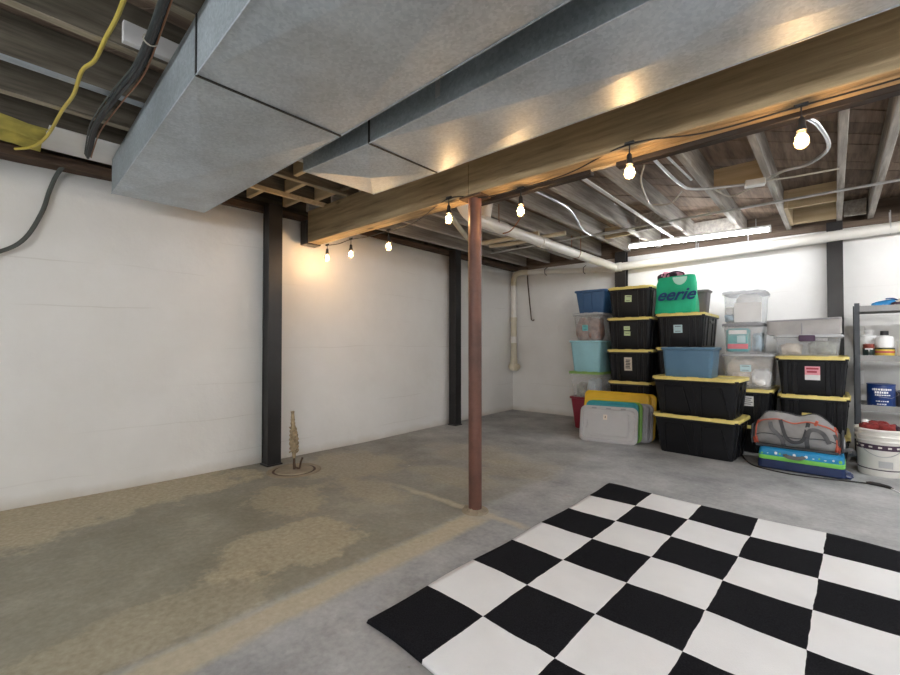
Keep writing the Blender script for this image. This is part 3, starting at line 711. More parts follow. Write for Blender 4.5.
# ------------------------------------------------------------------ the rug
RA, RB = .3060, .3010
def build_rug():
    nx, ny_ = 60, 84; W, L = 5*RB, 7*RA
    def hz(x, y):
        u, v = x/RB, y/RA
        z = .011 + .004*math.sin(2.1*u+.8*v) + .005*max(0, math.sin(1.3*v-.7*u+.6))
        z += .016*math.exp(-((v-1.55-.18*(u-4))/.35)**2)*min(1, max(0, (u-2.4)/1.5))      # a soft ridge
        z += .018*math.exp(-(((u-.1)/.6)**2+((v-6.95)/.4)**2))                             # lifted corner
        return z
    mb = MB(); vs_, fs = [], []
    for i in range(nx+1):
        for k in range(ny_+1):
            x, y = W*i/nx, L*k/ny_
            ex = .006*math.sin(y*9) if i in (0, nx) else 0; ey = .006*math.sin(x*11) if k in (0, ny_) else 0
            # rounded corners
            vs_.append((x+ex, y+ey, hz(x, y)))
    for i in range(nx):
        for k in range(ny_):
            a = i*(ny_+1)+k; fs.append((a, a+ny_+1, a+ny_+2, a+1))
    top = mb.add(vs_, fs)
    # edge skirt down to the floor
    bord = [i*(ny_+1) for i in range(nx+1)] + [nx*(ny_+1)+k for k in range(1, ny_+1)] + [i*(ny_+1)+ny_ for i in range(nx-1, -1, -1)] + [k for k in range(ny_-1, 0, -1)]
    n0 = len(mb.v); mb.v += [(vs_[b][0]*1.0 + (-.004 if vs_[b][0] < .01 else .004 if vs_[b][0] > W-.01 else 0), vs_[b][1] + (-.004 if vs_[b][1] < .01 else .004 if vs_[b][1] > L-.01 else 0), 0.001) for b in bord]
    for q in range(len(bord)):
        r_ = (q+1) % len(bord); mb.f.append((bord[q], bord[r_], n0+r_, n0+q))
    mb.f.append(tuple(n0+q for q in range(len(bord)-1, -1, -1)))
    M['rug'] = rug_mat(RA, RB)
    return mb
rug = build_rug().build('checkered_rug', 'rug', None, 'all', (-1.312, 1.018, 0), (0, 0, R(-1.75)))
tag(rug, 'large black and white checkered rug lying on the concrete floor', 'rug')

# ------------------------------------------------------------------ totes and bins
def ringset(W, D, H, tp, r, wall=.0):
    return lambda z: (W*(tp+(1-tp)*z/H), D*(1-(1-tp)*W/D*(1-z/H)))
def sticker(par, w_, h, x, z, yfront, slope, mat, lines=0, inkmat='ink', tilt=0, lw=.7):
    s = MB().box((0, 0, 0), (w_, .0015, h), None).build('label_sticker', mat, par, False, (x, yfront-.003, z), (slope, tilt, 0))
    for k in range(lines):
        MB().box((random.uniform(-.05, .05)*w_, -.0014, h*(.30-.6*k/max(1, lines-1)) if lines > 1 else 0), (w_*lw*random.uniform(.75, 1), .001, h*.07)).build('handwriting', inkmat, s)
def tote(name, label, loc, W, D, H, body, lid=None, tp=.885, rz=0, r=.035, group='stacked storage totes', ribs='short', feet=False, stickers=(), lidh=.032, lidup=.0, latch=None, cat='tote', thin=.004):
    """loc: middle of the base. H: height with its lid. front faces -y"""
    t = thing(name, label, cat, loc, rz, group)
    hb = H - (lidh*.55 if lid else 0)
    dims = ringset(W-.03, D-.03, hb, tp, r)
    rings = []
    zs = [0, .012, hb*.35, hb*.7, hb-.028]
    for z in zs:
        a, b = dims(z); s = .985 if z == 0 else 1
        rings.append(rr(a*s, b*s, r, z))
    a, b = dims(hb)
    rings += [rr(a+.006, b+.006, r, hb-.026), rr(a+.026, b+.026, r+.008, hb-.022), rr(a+.028, b+.028, r+.008, hb-.004), rr(a+.02, b+.02, r+.006, hb)]
    if lid:
        rings += [rr(a-.01, b-.01, r, hb)]
        # inner skin
        for z in (hb-.02, .012):
            a2, b2 = dims(z); rings.append(rr(a2-2*thin, b2-2*thin, r, z))
    else:
        for z in (hb-.001, hb-.03, hb*.5, .012):
            a2, b2 = dims(z); rings.append(rr(a2-2*thin, b2-2*thin, r, z))
    MB().loft(rings).build('body', body, t, True)
    slope = math.atan2((1-tp)*(W-.03)/2, hb)
    def faceY(z): return -dims(z)[1]/2
    def rib(x, z0, z1, wd, dep, on='front'):
        ya, yb = faceY(z0), faceY(z1)
        mb = MB()
        def ring(z, y): return [(x-wd/2, y+.004, z), (x-wd*.35, y-dep, z), (x+wd*.35, y-dep, z), (x+wd/2, y+.004, z)]
        def ringx(z, hx): return [(hx-.004, x-wd/2, z), (hx+dep, x-wd*.35, z), (hx+dep, x+wd*.35, z), (hx-.004, x+wd/2, z)]
        if on == 'front': mb.loft([ring(z0, ya), ring(z1, yb)])
        else: mb.loft([ringx(z0, dims(z0)[0]/2), ringx(z1, dims(z1)[0]/2)])
        return mb.build('rib', body, t)
    if ribs == 'short':
        for fx_ in (-.39, -.25, .25, .39): rib(fx_*W*.9, .02, hb-.03, W*.085, .008)
        for fy in (-.36, -.16, .16, .36): rib(fy*D*.9, .02, hb-.03, D*.09, .008, 'side')
    elif ribs == 'long':
        for fx_ in (-.27, .27):
            z0, z1 = .03, hb-.07; wd = W*.25
            s = 1 if fx_ < 0 else 1
            mb = MB()
            for p, q in (((fx_*W*.8-wd/2, z1), (fx_*W*.8+wd/2-.02, z1)), ((fx_*W*.8+wd/2-.02, z1), (fx_*W*.8+wd/2+.035, z0)), ((fx_*W*.8-wd/2, z1), (fx_*W*.8-wd/2-.0, z0))):
                mb.tube([(p[0], faceY(p[1])-.001, p[1]), (q[0], faceY(q[1])-.001, q[1])], .006, 6)
            mb.build('panel_ridge', body, t)
        mb = MB(); mb.tube([(-.01, faceY(hb-.03)-.001, hb-.03), (.02, faceY(.02)-.001, .02)], .007, 6); mb.build('panel_ridge', body, t)
        for fy in (-.3, 0, .3): rib(fy*D*.9, .02, hb-.03, D*.12, .008, 'side')
    elif ribs == 'handle':
        z1 = hb-.03; wd = W*.26
        mb = MB(); mb.box((-W*.10, faceY(z1-.02)-.006, z1-.015), (wd, .014, .02), None, .003); mb.build('handle', body, t)
        rib(-W*.10-wd/2, .03, z1, .02, .008); rib(-W*.10+wd/2, .03, z1, .02, .008)
    if ribs in ('short', 'long'):
        for s in (-1, 1):
            MB().box((s*(dims(hb-.07)[0]/2+.006), 0, hb-.075), (.016, D*.24, .03), None, .004).build('handle', body, t)
    if feet:
        for fx_ in (-.36, -.12, .12, .36):
            MB().box((fx_*W*.84, faceY(0)+.008, .004), (W*.07, .022, .016), None, .002).build('foot', body, t)
    if lid:
        W2, D2 = W, D; z = H-lidh
        L = [rr(W2-.012, D2-.012, r+.01, z), rr(W2, D2, r+.014, z+.002), rr(W2, D2, r+.014, z+lidh-.008), rr(W2-.010, D2-.010, r+.012, z+lidh),
             rr(W2-.05, D2-.05, r+.006, z+lidh), rr(W2-.066, D2-.066, r, z+lidh-.008), rr(W2*.5, D2*.5, r, z+lidh-.008)]
        lo_ = MB().loft(L); lo = lo_.build('lid', lid, t, True)
        for fx_ in (-.3, 0, .3):
            MB().box((fx_*W, -D2/2+.013, z+lidh+.001), (W*.13, .026, .006), None, .002).build('lid_tab', lid, lo)
        for s in (-1, 1):
            MB().box((0, 0, 0), (.02, D*.2, .022), None, .004).build('lid_latch', latch or lid, lo, False, (s*(W2/2-.005), 0, z+lidh*.5))
    for st in stickers:
        sticker(t, st['w'], st['h'], st.get('x', 0), st['z'], faceY(st['z']) - st.get('out', 0), slope, st['m'], st.get('n', 0), st.get('ink', 'ink'), st.get('tilt', 0), st.get('lw', .7))
    return t

TB, LY = 'tote_black', 'lid_yellow'
Y0 = 5.0
# the tall column of four visible black totes on a low one
tote('storage_tote', 'low black tote at the very bottom of the tall column, behind leaning lids', (-1.75, Y0+.39, 0), .50, .77, .265, TB, LY, feet=True)
tote('storage_tote', 'black tote with flat yellow lid just above the leaning yellow lids', (-1.745, Y0+.39, .262), .495, .77, .357, TB, LY, feet=False)
tote('storage_tote', 'black tote with tall cream label, second from below in the visible column', (-1.75, Y0+.385, .616), .50, .77, .365, TB, LY, feet=True,
     stickers=[dict(w=.085, h=.15, x=-.005, z=.20, m='papercream', n=6)])
tote('storage_tote', 'black tote with small two-part green note in the tall column', (-1.747, Y0+.39, .978), .51, .77, .366, TB, LY, feet=True,
     stickers=[dict(w=.068, h=.045, x=-.02, z=.245, m='papergreen', n=1), dict(w=.07, h=.05, x=-.018, z=.185, m='papergreen', n=1, tilt=.05)])
tote('storage_tote', 'topmost black tote of the tall column with square green note', (-1.745, Y0+.40, 1.341), .50, .76, .356, TB, LY, feet=True,
     stickers=[dict(w=.075, h=.075, x=-.01, z=.22, m='papergreen', n=2, tilt=.06)])
# column under the green bag
tote('storage_tote', 'black tote at the floor behind the two front totes', (-1.225, Y0+.39, 0), .485, .77, .280, TB, LY)
tote('storage_tote', 'black tote second from the floor behind the front totes', (-1.225, Y0+.39, .277), .485, .77, .365, TB, LY)
tote('storage_tote', 'black tote hidden behind the open blue bin', (-1.225, Y0+.39, .639), .485, .77, .368, TB, LY)
tote('storage_tote', 'black tote with pale blue note standing under the green bag', (-1.225, Y0+.40, 1.004), .485, .77, .366, TB, LY, feet=True,
     stickers=[dict(w=.085, h=.085, x=-.015, z=.20, m='paperblue', n=2)])
# two big totes in front
tote('storage_tote', 'large black tote with yellow lid standing on floor in front', (-.972, 4.730, 0), .725, .50, .372, TB, LY, tp=.88, rz=R(-4), ribs='long', group='large front totes')
tote('storage_tote', 'large black tote under the open blue bin, upper of the front pair', (-.975, 4.730, .366), .73, .50, .366, TB, LY, tp=.88, rz=R(-3), ribs='long', feet=True, group='large front totes')
tote('open_bin', 'open steel blue bin standing on the front pair of black totes', (-1.045, 4.71, .726), .465, .38, .285, 'tote_blue', None, tp=.92, ribs=None, group='open bins')
# left column
tote('storage_tote', 'maroon red tote on the floor at the end of the totes', (-2.285, 5.34, 0), .42, .60, .392, 'tote_red', None, tp=.80, ribs=None)
tote('clear_bin', 'clear bin with green lid standing in the maroon tote column', (-2.285, 5.34, .36), .44, .60, .345, 'clear', 'lid_green', tp=.84, ribs=None, group='clear bins', lidh=.030)
tote('open_bin', 'pale teal open bin standing on a green lid', (-2.285, 5.33, .700), .42, .58, .385, 'tote_teal', None, tp=.84, ribs=None, group='open bins')
tote('clear_bin', 'rounded clear bin of brown yarn between teal bin and blue bin', (-2.27, 5.33, 1.052), .39, .55, .372, 'clear', 'clearlid', tp=.82, r=.06, ribs=None, group='clear bins', lidh=.025,
     stickers=[dict(w=.07, h=.07, x=-.02, z=.19, m='tealprint', n=2)])
tote('open_bin', 'open royal blue bin on top of the leftmost tote column', (-2.235, 5.36, 1.420), .415, .56, .285, 'tote_navy', None, tp=.82, ribs='handle', group='open bins')
# clear column
tote('storage_tote', 'black tote at the floor under the clear bin column', (-.677, Y0+.36, 0), .49, .70, .262, TB, LY)
tote('storage_tote', 'black tote with white label below the cloudy clear bin', (-.677, Y0+.36, .259), .49, .70, .352, TB, LY,
     stickers=[dict(w=.105, h=.095, x=.045, z=.235, m='paperwhite', n=4)])
tote('clear_bin', 'cloudy clear bin of beige clothes, largest of the clear column', (-.638, Y0+.32, .608), .435, .58, .340, 'clearcloudy', 'clearlid', tp=.90, ribs=None, group='clear bins', lidh=.022,
     stickers=[dict(w=.09, h=.065, x=-.01, z=.20, m='paperblue', n=2)])
tote('clear_bin', 'clear bin with teal and pink printed pack, middle of clear column', (-.676, Y0+.31, .946), .35, .50, .300, 'clear', 'lid_midgrey', tp=.90, ribs=None, group='clear bins', lidh=.024)
tote('clear_bin', 'topmost clear bin with white card and ball inside', (-.668, Y0+.31, 1.244), .36, .50, .318, 'clear', 'clearlid', tp=.90, ribs=None, group='clear bins', lidh=.024, latch='lid_midgrey')
# column behind the duffel
tote('storage_tote', 'black tote on the floor behind the duffel bag', (-.152, Y0+.35, 0), .50, .68, .236, TB, LY)
tote('storage_tote', 'black tote with yellow lid directly above and behind the duffel bag', (-.152, Y0+.35, .233), .505, .68, .350, TB, LY, stickers=[dict(w=.09, h=.045, x=-.03, z=.17, m='lid_yellow', n=1)])
tote('storage_tote', 'black tote with pink and white note beneath purple-latched clear bin', (-.160, Y0+.35, .578), .512, .68, .354, TB, LY, feet=True,
     stickers=[dict(w=.105, h=.120, x=.01, z=.205, m='paperpink', n=0), dict(w=.105, h=.046, x=.01, z=.166, m='paperwhite', n=0, out=.002), dict(w=.085, h=.016, x=.01, z=.245, m='inkred', n=0, out=.002), dict(w=.068, h=.016, x=.006, z=.216, m='inkred', n=0, out=.002)])
cb = tote('clear_bin', 'shallow clear bin with purple latch beneath the grey fabric case', (-.185, Y0+.30, .926), .49, .58, .200, 'clear', 'clearlid', tp=.92, ribs=None, group='clear bins', lidh=.022)
MB().box((-.0, -.292, .168), (.115, .018, .055), None, .006).build('purple_latch', 'purple', cb)

# contents seen through the clear plastic
def lump(name, mat, c, d, label, cat, group='contents of the clear bins', seed=0, amp=.14, n=14):
    rnd = random.Random(seed); ph = [rnd.uniform(0, 6.28) for _ in range(6)]
    mb = MB(); rings = []
    for i in range(1, n):
        th_ = math.pi*i/n
        ring = []
        for k in range(2*n):
            a = math.pi*k/n
            s = 1 + amp*(math.sin(3*a+ph[0]+2*th_)*.5 + math.sin(5*th_+ph[1]+2*a)*.5 + .4*math.sin(7*a+ph[2]-3*th_))
            e = .55
            sg = lambda v: math.copysign(abs(v)**e, v)
            x = sg(math.sin(th_))*sg(math.cos(a))*s; y = sg(math.sin(th_))*sg(math.sin(a))*s; z = sg(math.cos(th_))*s
            ring.append((x*d[0]/2, y*d[1]/2, -z*d[2]/2))
        rings.append(ring)
    mb.loft(rings)
    zmin = min(p[2] for p in mb.v)
    mb.v = [(p[0], p[1], p[2]-zmin) for p in mb.v]
    return one(name, mb, mat, label, cat, group, 'all', c)
lump('yarn_ball', 'brownyarn', (-2.335, 5.19, 1.066), (.165, .19, .28), 'brown yarn ball nearer the wall inside rounded clear bin', 'yarn', seed=1)
lump('yarn_ball', 'brownyarn', (-2.185, 5.19, 1.066), (.15, .19, .27), 'brown yarn ball on the tote side inside rounded clear bin', 'yarn', seed=2)
lump('yarn_ball', 'mixcloth', (-2.265, 5.33, 1.066), (.20, .10, .22), 'dark yarn ball at the back of rounded clear bin', 'yarn', seed=9)
lump('folded_cloth', 'mixcloth', (-2.36, 5.18, .374), (.13, .18, .17), 'dark folded cloth inside the green-lidded clear bin', 'cloth', seed=3)
lump('folded_cloth', 'bluecloth', (-2.21, 5.17, .374), (.14, .18, .22), 'pale blue folded cloth inside the green-lidded clear bin', 'cloth', seed=4)
lump('folded_cloth', 'beigecloth', (-.70, 5.17, .622), (.22, .20, .25), 'beige cloth pile inside the cloudy clear bin', 'cloth', seed=5)
lump('folded_cloth', 'whitecloth', (-.53, 5.15, .622), (.15, .18, .16), 'white cloth at the bottom of the cloudy clear bin', 'cloth', seed=6)
lump('folded_cloth', 'beigecloth', (-.56, 5.40, .622), (.22, .20, .26), 'beige cloth at the back of the cloudy clear bin', 'cloth', seed=16)
pk = thing('printed_pack', 'teal and pink printed pack inside the middle clear bin', 'package', (-.715, 5.12, .960))
MB().box((0, 0, .12), (.20, .07, .235), None, .02).build('wrapper', 'tealprint', pk, True)
MB().box((0, -.0365, .06), (.17, .003, .05), None, .001).build('pink_band', 'pinkprint', pk)
MB().box((0, -.0365, .20), (.15, .003, .04), None, .001).build('white_band', 'paperwhite', pk)
MB().box((.03, -.0370, .13), (.07, .003, .07), None, .001).build('pale_square', 'paperblue', pk)
lump('folded_cloth', 'bluecloth', (-.56, 5.18, .960), (.085, .2, .17), 'pale cloth beside the printed pack in the middle clear bin', 'cloth', seed=7)
wc = MB().box((0, 0, .095), (.225, .012, .19), None, .002)
one('white_card', wc, 'paperwhite', 'blank white card standing inside the topmost clear bin', 'card', 'contents of the clear bins', False, (-.630, 5.085, 1.258))
lump('soft_ball', 'whitecloth', (-.785, 5.14, 1.330), (.085, .085, .085), 'white ball resting in the topmost clear bin', 'ball', seed=8, amp=.03)
lump('folded_cloth', 'bluecloth', (-.785, 5.16, 1.258), (.09, .16, .075), 'pale blue cloth under the ball in the topmost clear bin', 'cloth', seed=10)
lump('folded_cloth', 'whitecloth', (-.64, 5.22, 1.258), (.20, .2, .26), 'white cloth behind the card in the topmost clear bin', 'cloth', seed=11)
lump('folded_cloth', 'mixcloth', (-.08, 5.20, .938), (.20, .28, .12), 'grey green cloth inside the shallow purple-latched bin', 'cloth', seed=12)
lump('folded_cloth', 'beigecloth', (-.30, 5.18, .938), (.15, .24, .10), 'beige and brown cloth inside the shallow purple-latched bin', 'cloth', seed=13)

# grey fabric case on the shallow bin
fc = thing('fabric_case', 'grey fabric storage case lying on the shallow clear bin', 'case', (-.225, 5.32, 1.127))
mb = MB(); rings = []
for z, s, sh in ((0, .99, 0), (.012, 1.03, 0), (.06, 1.02, -.01), (.12, 1.03, .0), (.145, 1.02, 0)):
    rings.append([(x*s + .012*math.sin(y*20), y*s + .010*math.sin(x*23+z*30), z + (.010*math.sin(x*9) if z > .1 else 0)) for x, y, _ in rr(.52, .44, .02, 0, 6)])
mb.loft(rings); mb.build('body', 'quilt', fc, True)
MB().tube([(x, y-.004 if y < 0 else y+.004, .135+.010*math.sin(x*9)) for x, y, _ in rr(.537, .455, .02, 0, 3)] + [(.2685, .2, .138)], .006, 6).build('zip_seam', 'lid_midgrey', fc)
MB().tube([(.0, -.222, .125), (.003, -.226, .06), (.0, -.222, .005)], .004, 6).build('front_seam', 'lid_midgrey', fc)

# green bag and the grey bin behind it
bag = thing('shopping_bag', 'bright green reusable bag with dark script standing on black tote', 'bag', (-1.275, 5.14, 1.371))
mb = MB(); rings = []
for z, w_, d in ((0, .385, .20), (.01, .40, .21), (.12, .395, .20), (.22, .385, .18), (.32, .375, .15), (.375, .37, .14), (.40, .37, .13)):
    rings.append([(x + .006*math.sin(z*40+y*30), y + .008*math.sin(x*28+z*17)*(z/.4), z + (.012*math.sin(x*11+1) if z > .35 else 0)) for x, y, _ in rr(w_, d, .04, 0, 5)])
mb.loft(rings, True, False); mb.build('bag_body', 'baggreen', bag, 'all')
for y in (-.055, .055):
    MB().tube(smooth_path([(-.09, y, .38), (-.075, y, .43), (0, y*.6, .455), (.075, y, .43), (.09, y, .38)], 5), .007, 6).build('handle', 'darkcloth', bag, True)
def text(par, body, size, mat, loc, rot, shear=0, name='lettering', ext=.001, bold=.0):
    cu = bpy.data.curves.new(name, 'FONT'); cu.body = body; cu.size = size; cu.shear = shear; cu.extrude = ext; cu.offset = bold
    cu.align_x = 'CENTER'; cu.align_y = 'CENTER'; cu.resolution_u = 3; cu.materials.append(M[mat])
    tmp = bpy.data.objects.new(name, cu); COL.objects.link(tmp)
    dg = bpy.context.evaluated_depsgraph_get(); me = bpy.data.meshes.new_from_object(tmp.evaluated_get(dg))
    COL.objects.unlink(tmp); bpy.data.objects.remove(tmp)
    return link(name, me, par, loc, rot)
text(bag, 'eerie', .18, 'navyink', (.01, -.117, .195), (R(84), 0, 0), .45, bold=.004)
mb = MB(); mb.loft([[(.055+.070*math.cos(a)*s, -.092+zz, .385+.085*math.sin(a)*s) for a in [math.pi+k*math.pi/10 for k in range(11)]] for s, zz in ((1, 0), (1, -.004))])
mb.build('pale_print', 'bagwhite', bag)
for k, (x, z, r_, m_) in enumerate(((-.14, .395, .05, 'darkcloth'), (-.10, .40, .055, 'pinkcloth'), (-.03, .395, .055, 'darkcloth'), (.04, .40, .05, 'pinkcloth'), (.12, .39, .045, 'whitecloth'))):
    lump('bundled_cloth', m_, (-1.275+x, 5.14, 1.371+z-.06), (r_*1.7, .09, r_*2), ['dark plum cloth at the near corner of the green bag', 'pink cloth peeking beside the bag handle end', 'dark plum cloth in the middle of the green bag', 'pink cloth peeking out under the green bag handle', 'white cloth at the far corner of the green bag'][k], 'cloth', 'cloth stuffed in the green bag', 20+k)
tote('open_bin', 'grey open bin standing behind the green bag', (-1.17, 5.52, 1.371), .30, .26, .27, 'bin_grey', None, tp=.84, ribs=None, group='open bins')

# lids leaning against the totes
def lid_leaning(label, mat, W, Hh, loc, rz, lean, rimmat=None, under=False, ribs=False, note=False, th=.026):
    t = thing('leaning_cover', label, 'lid', loc, rz, 'loose lids leaning on the totes')
    e = bpy.data.objects.new('tilt', None)
    mtx = Matrix.Rotation(-lean, 3, 'X')
    def put(mb, nm, mt, par=t, sm=True):
        mb.v = [tuple(mtx @ Vector((x, z, y))) for x, y, z in mb.v]      # drawn flat (x, y up the lid, z towards the viewer as -)
        return mb.build(nm, mt, par, sm)
    rad = .055
    def ring(w_, h, z, r_=rad): return [(x, y+Hh/2, z) for x, y, _ in rr(w_, h, r_, 0, 6)]
    f = -1      # face towards the viewer
    mb = MB()
    mb.loft([ring(W-.01, Hh-.01, 0), ring(W, Hh, -.004), ring(W, Hh, -th+.006), ring(W-.014, Hh-.014, -th), ring(W-.045, Hh-.045, -th, .045), ring(W-.058, Hh-.058, -th+.010, .04), ring(W*.6, Hh*.55, -th+.010, .03)])
    lidb = put(mb, 'lid_plate', mat)
    if not under:
        mb = MB(); mb.loft([ring(W*.72, Hh*.66, -th+.010, .02), ring(W*.71, Hh*.64, -th-.001, .02), ring(W*.5, Hh*.4, -th-.001, .02)], False, True)
        put(mb, 'raised_panel', mat)
        for s in (-1, 1):
            mb = MB(); mb.tube([(s*W*.415 - s*.02*math.cos(a)*1.0, Hh/2 + .055*math.sin(a), -th+.006) for a in [(-1+2*k/10)*math.pi/2 for k in range(11)]], .006, 6)
            put(mb, 'handle_recess', rimmat or mat)
        for s in (-.26, 0, .26):
            mb = MB(); mb.box((s*W, Hh-.016, -th-.001), (.05, .014, .004), None, .001); put(mb, 'notch', 'lid_midgrey' if mat == 'lid_grey' else mat, t, False)
    else:
        for k in range(9):
            mb = MB(); mb.box((W*(-.40+.1*k), Hh/2, -th+.006), (.008, Hh*.80, .016), None, .001); put(mb, 'underside_rib', mat, t, False)
        for k in range(4):
            mb = MB(); mb.box((0, Hh*(.2+.2*k), -th+.006), (W*.84, .008, .016), None, .001); put(mb, 'underside_rib', mat, t, False)
    if rimmat:
        mb = MB(); mb.tube([(x, y, -th*.5) for x, y, _ in ring(W+.004, Hh+.004, 0)] + [ring(W+.004, Hh+.004, -th*.5)[0]], .008, 6); put(mb, 'rim', rimmat)
    if note:
        mb = MB(); mb.box((-.03, Hh*.70, -th-.003), (.042, .055, .001)); n_ = put(mb, 'label_sticker', 'papercream', t, False)
        mb = MB(); mb.box((-.03, Hh*.70, -th-.004), (.008, .022, .001)); put(mb, 'printed_mark', 'ink', n_, False)
    bpy.data.objects.remove(e)
    return t
la = R(20)
lid_leaning('bright yellow lid leaning behind, seen from its ribbed underside', 'lid_yellow_bright', .76, .50, (-1.81, 4.865, .003), R(3), R(12), under=True)
lid_leaning('bright yellow lid leaning behind the teal lid', 'lid_yellow_bright', .71, .51, (-1.845, 4.815, .003), R(3), R(13))
lid_leaning('mid grey lid with rounded corners nearest the yellow lids', 'lid_midgrey', .56, .405, (-1.71, 4.765, .003), R(8), R(14), ribs=True)
lid_leaning('mid grey lid leaning just behind the lime lid', 'lid_midgrey', .55, .405, (-1.735, 4.715, .003), R(9), R(14.5), ribs=True)
lid_leaning('lime green lid leaning behind the teal lid', 'lid_lime', .56, .425, (-1.785, 4.660, .003), R(11), R(15))
lid_leaning('teal lid leaning behind the front grey lid', 'lid_teal', .54, .425, (-1.80, 4.612, .003), R(11), R(15.5))
lid_leaning('light grey lid with small note, foremost of the leaning lids', 'lid_grey', .57, .368, (-1.81, 4.555, .003), R(12), R(16.5), 'lid_grey', note=True)

# ------------------------------------------------------------------ duffel bag on the wrapped package
pkg = thing('wrapped_package', 'flat navy and lime plastic wrapped package under the duffel bag', 'package', (-.22, 4.66, 0), R(-1))
mb = MB(); mb.loft([rr(.53, .31, .03, .002), rr(.56, .34, .04, .012), rr(.555, .335, .04, .075), rr(.545, .325, .035, .078)]); mb.build('navy_bottom', 'packnavy', pkg, True)
mb = MB(); mb.loft([rr(.545, .325, .035, .078), rr(.552, .332, .04, .084), rr(.55, .33, .04, .108), rr(.54, .32, .035, .112)]); mb.build('lime_band', 'packgreen', pkg, True)
mb = MB(); mb.loft([rr(.54, .32, .035, .112), rr(.545, .325, .04, .118), rr(.53, .31, .04, .160), rr(.48, .27, .03, .172)]); mb.build('printed_top', 'packblue', pkg, True)
rnd = random.Random(4)
for k in range(13):
    x = -.24 + .48*k/12 + rnd.uniform(-.01, .01); hh = rnd.uniform(.012, .034); ww = rnd.uniform(.010, .022)
    mb = MB(); mb.lathe([(ww*.4, 0), (ww*.5, hh*.3), (ww*.5, hh*.8), (ww*.2, hh)], (0, 0, 0), 8)
    mb.v = [(p[0], p[1]*.15, p[2]) for p in mb.v]
    mb.build('printed_shape', 'paperwhite' if k % 3 else 'packgreen', pkg, True, (x, -.160, .118))
for k in range(5):
    MB().box((.285+.012*(k % 2), -.13+.03*k, .02+.006*(k % 3)), (.05, .03, .02), Euler((.2*k, .3, .2)), .006).build('wrapper_crimp', 'packnavy', pkg)

duf = thing('duffel_bag', 'grey canvas duffel bag with coral piping lying on the wrapped package', 'bag', (-.25, 4.69, .165), R(-2))
NX, NA = 22, 22
def duf_sec(u):
    """half width and height of the section at u in -1..1"""
    e = (1-abs(u)**3.2)**.45
    hh = .305 - .035*math.exp(-((u-.0)/.35)**2) + .02*math.exp(-((u+.75)/.25)**2)
    return .30*u, .155*max(.45, e), hh*max(.50, e) - .02*max(0, u-.4)
def duf_pt(u, a):
    x, hw, hh = duf_sec(u)
    cy = math.cos(a); sz = math.sin(a)
    y = hw*math.copysign(abs(cy)**.75, cy); z = hh/2 + hh/2*math.copysign(abs(sz)**.8, sz)
    y += .010*math.sin(7*u+3*a); z += .006*math.sin(11*u+2*a)*(1 if sz > 0 else 0)
    sag = -.055*max(0, abs(u)-.72)/.28 if sz < .2 else 0
    return (x*(1+.03*math.cos(a*2)), y, max(z, .0)+.002 + (sag if abs(u) > .72 else 0)*.5*0)
mb = MB(); mb.loft([[duf_pt(-1+2*i/NX, 2*math.pi*k/NA) for k in range(NA)] for i in range(NX+1)]); mb.build('bag_body', 'duffel', duf, 'all')
def on_duf(u, a, off=.004):
    p = Vector(duf_pt(u, a)); q = Vector((p.x, 0, duf_sec(u)[2]/2)); return p + (p-q).normalized()*off
fa = math.pi*1.5
for sgn in (-1, 1):
    for u in ((-.86, .84)[sgn > 0],):
        MB().tube([on_duf(u, 2*math.pi*k/24, .002) for k in range(25)], .006, 6).build('end_piping', 'coral', duf, True)
    for du in (.0, .05):
        u = sgn*.90 - sgn*du
        MB().tube([on_duf(u*(1+.0*k), math.pi*1.05 + k*.10, .006) for k in range(9)], .010, 6).build('coral_stripe', 'coral', duf, True)
MB().tube([on_duf(-.84+1.66*k/20, math.pi*.80, .003) for k in range(21)], .006, 6).build('top_piping', 'coral', duf, True)
MB().tube([on_duf(-.8+1.6*k/16, math.pi*.5, .003) for k in range(17)], .006, 6).build('zipper', 'duffeldark', duf, True)
MB().box(tuple(on_duf(.46, math.pi*.80, .012)), (.02, .012, .05), Euler((.4, .3, 0)), .003).build('zip_pull', 'coral', duf)
def band(pts, wd, th_, nm, mat, par):
    P = smooth_path(pts, 5); rings = []
    for i, p in enumerate(P):
        t_ = (P[min(i+1, len(P)-1)]-P[max(i-1, 0)]).normalized(); nrm = Vector((0, -1, .25)).normalized(); s = t_.cross(nrm).normalized()
        rings.append([p+s*wd/2, p+s*wd/2+nrm*th_, p-s*wd/2+nrm*th_, p-s*wd/2])
    return MB().loft(rings).build(nm, mat, par, True)
fr = lambda u, a, off=.004: on_duf(u, a, off)
PI = math.pi
band([fr(-.52, PI*.86), fr(-.48, PI*.98), fr(-.36, PI*1.03), fr(-.27, PI*1.10), fr(-.24, PI*1.22, .008), fr(-.22, PI*1.34, .014), (-.055, -.20, -.035), (0, -.205, -.048), (.06, -.20, -.035), fr(.26, PI*1.34, .014), fr(.27, PI*1.20, .008), fr(.26, PI*1.06), fr(.32, PI*.95), fr(.46, PI*.92), fr(.60, PI*.98), fr(.70, PI*1.08)], .030, .004, 'carry_strap', 'strap', duf)
band([fr(-.30, PI*.80), fr(-.20, PI*1.02, .006), fr(-.10, PI*1.10, .01), fr(.05, PI*1.12, .01), fr(.2, PI*1.05, .006), fr(.30, PI*.82)], .026, .004, 'carry_strap', 'duffeldark', duf)
MB().tube([fr(-.86+1.7*k/24, PI*1.02+.10*math.sin(PI*k/24), .003) for k in range(25)], .004, 6).build('pocket_seam', 'duffeldark', duf, True)
MB().box((0, -.005, .014), (.54, .27, .024), None, .01).build('base_panel', 'duffeldark', duf)
for s in (-1, 1):
    MB().box((s*.292, -.02, .10), (.014, .20, .16), None, .006).build('end_panel', 'duffeldark', duf)
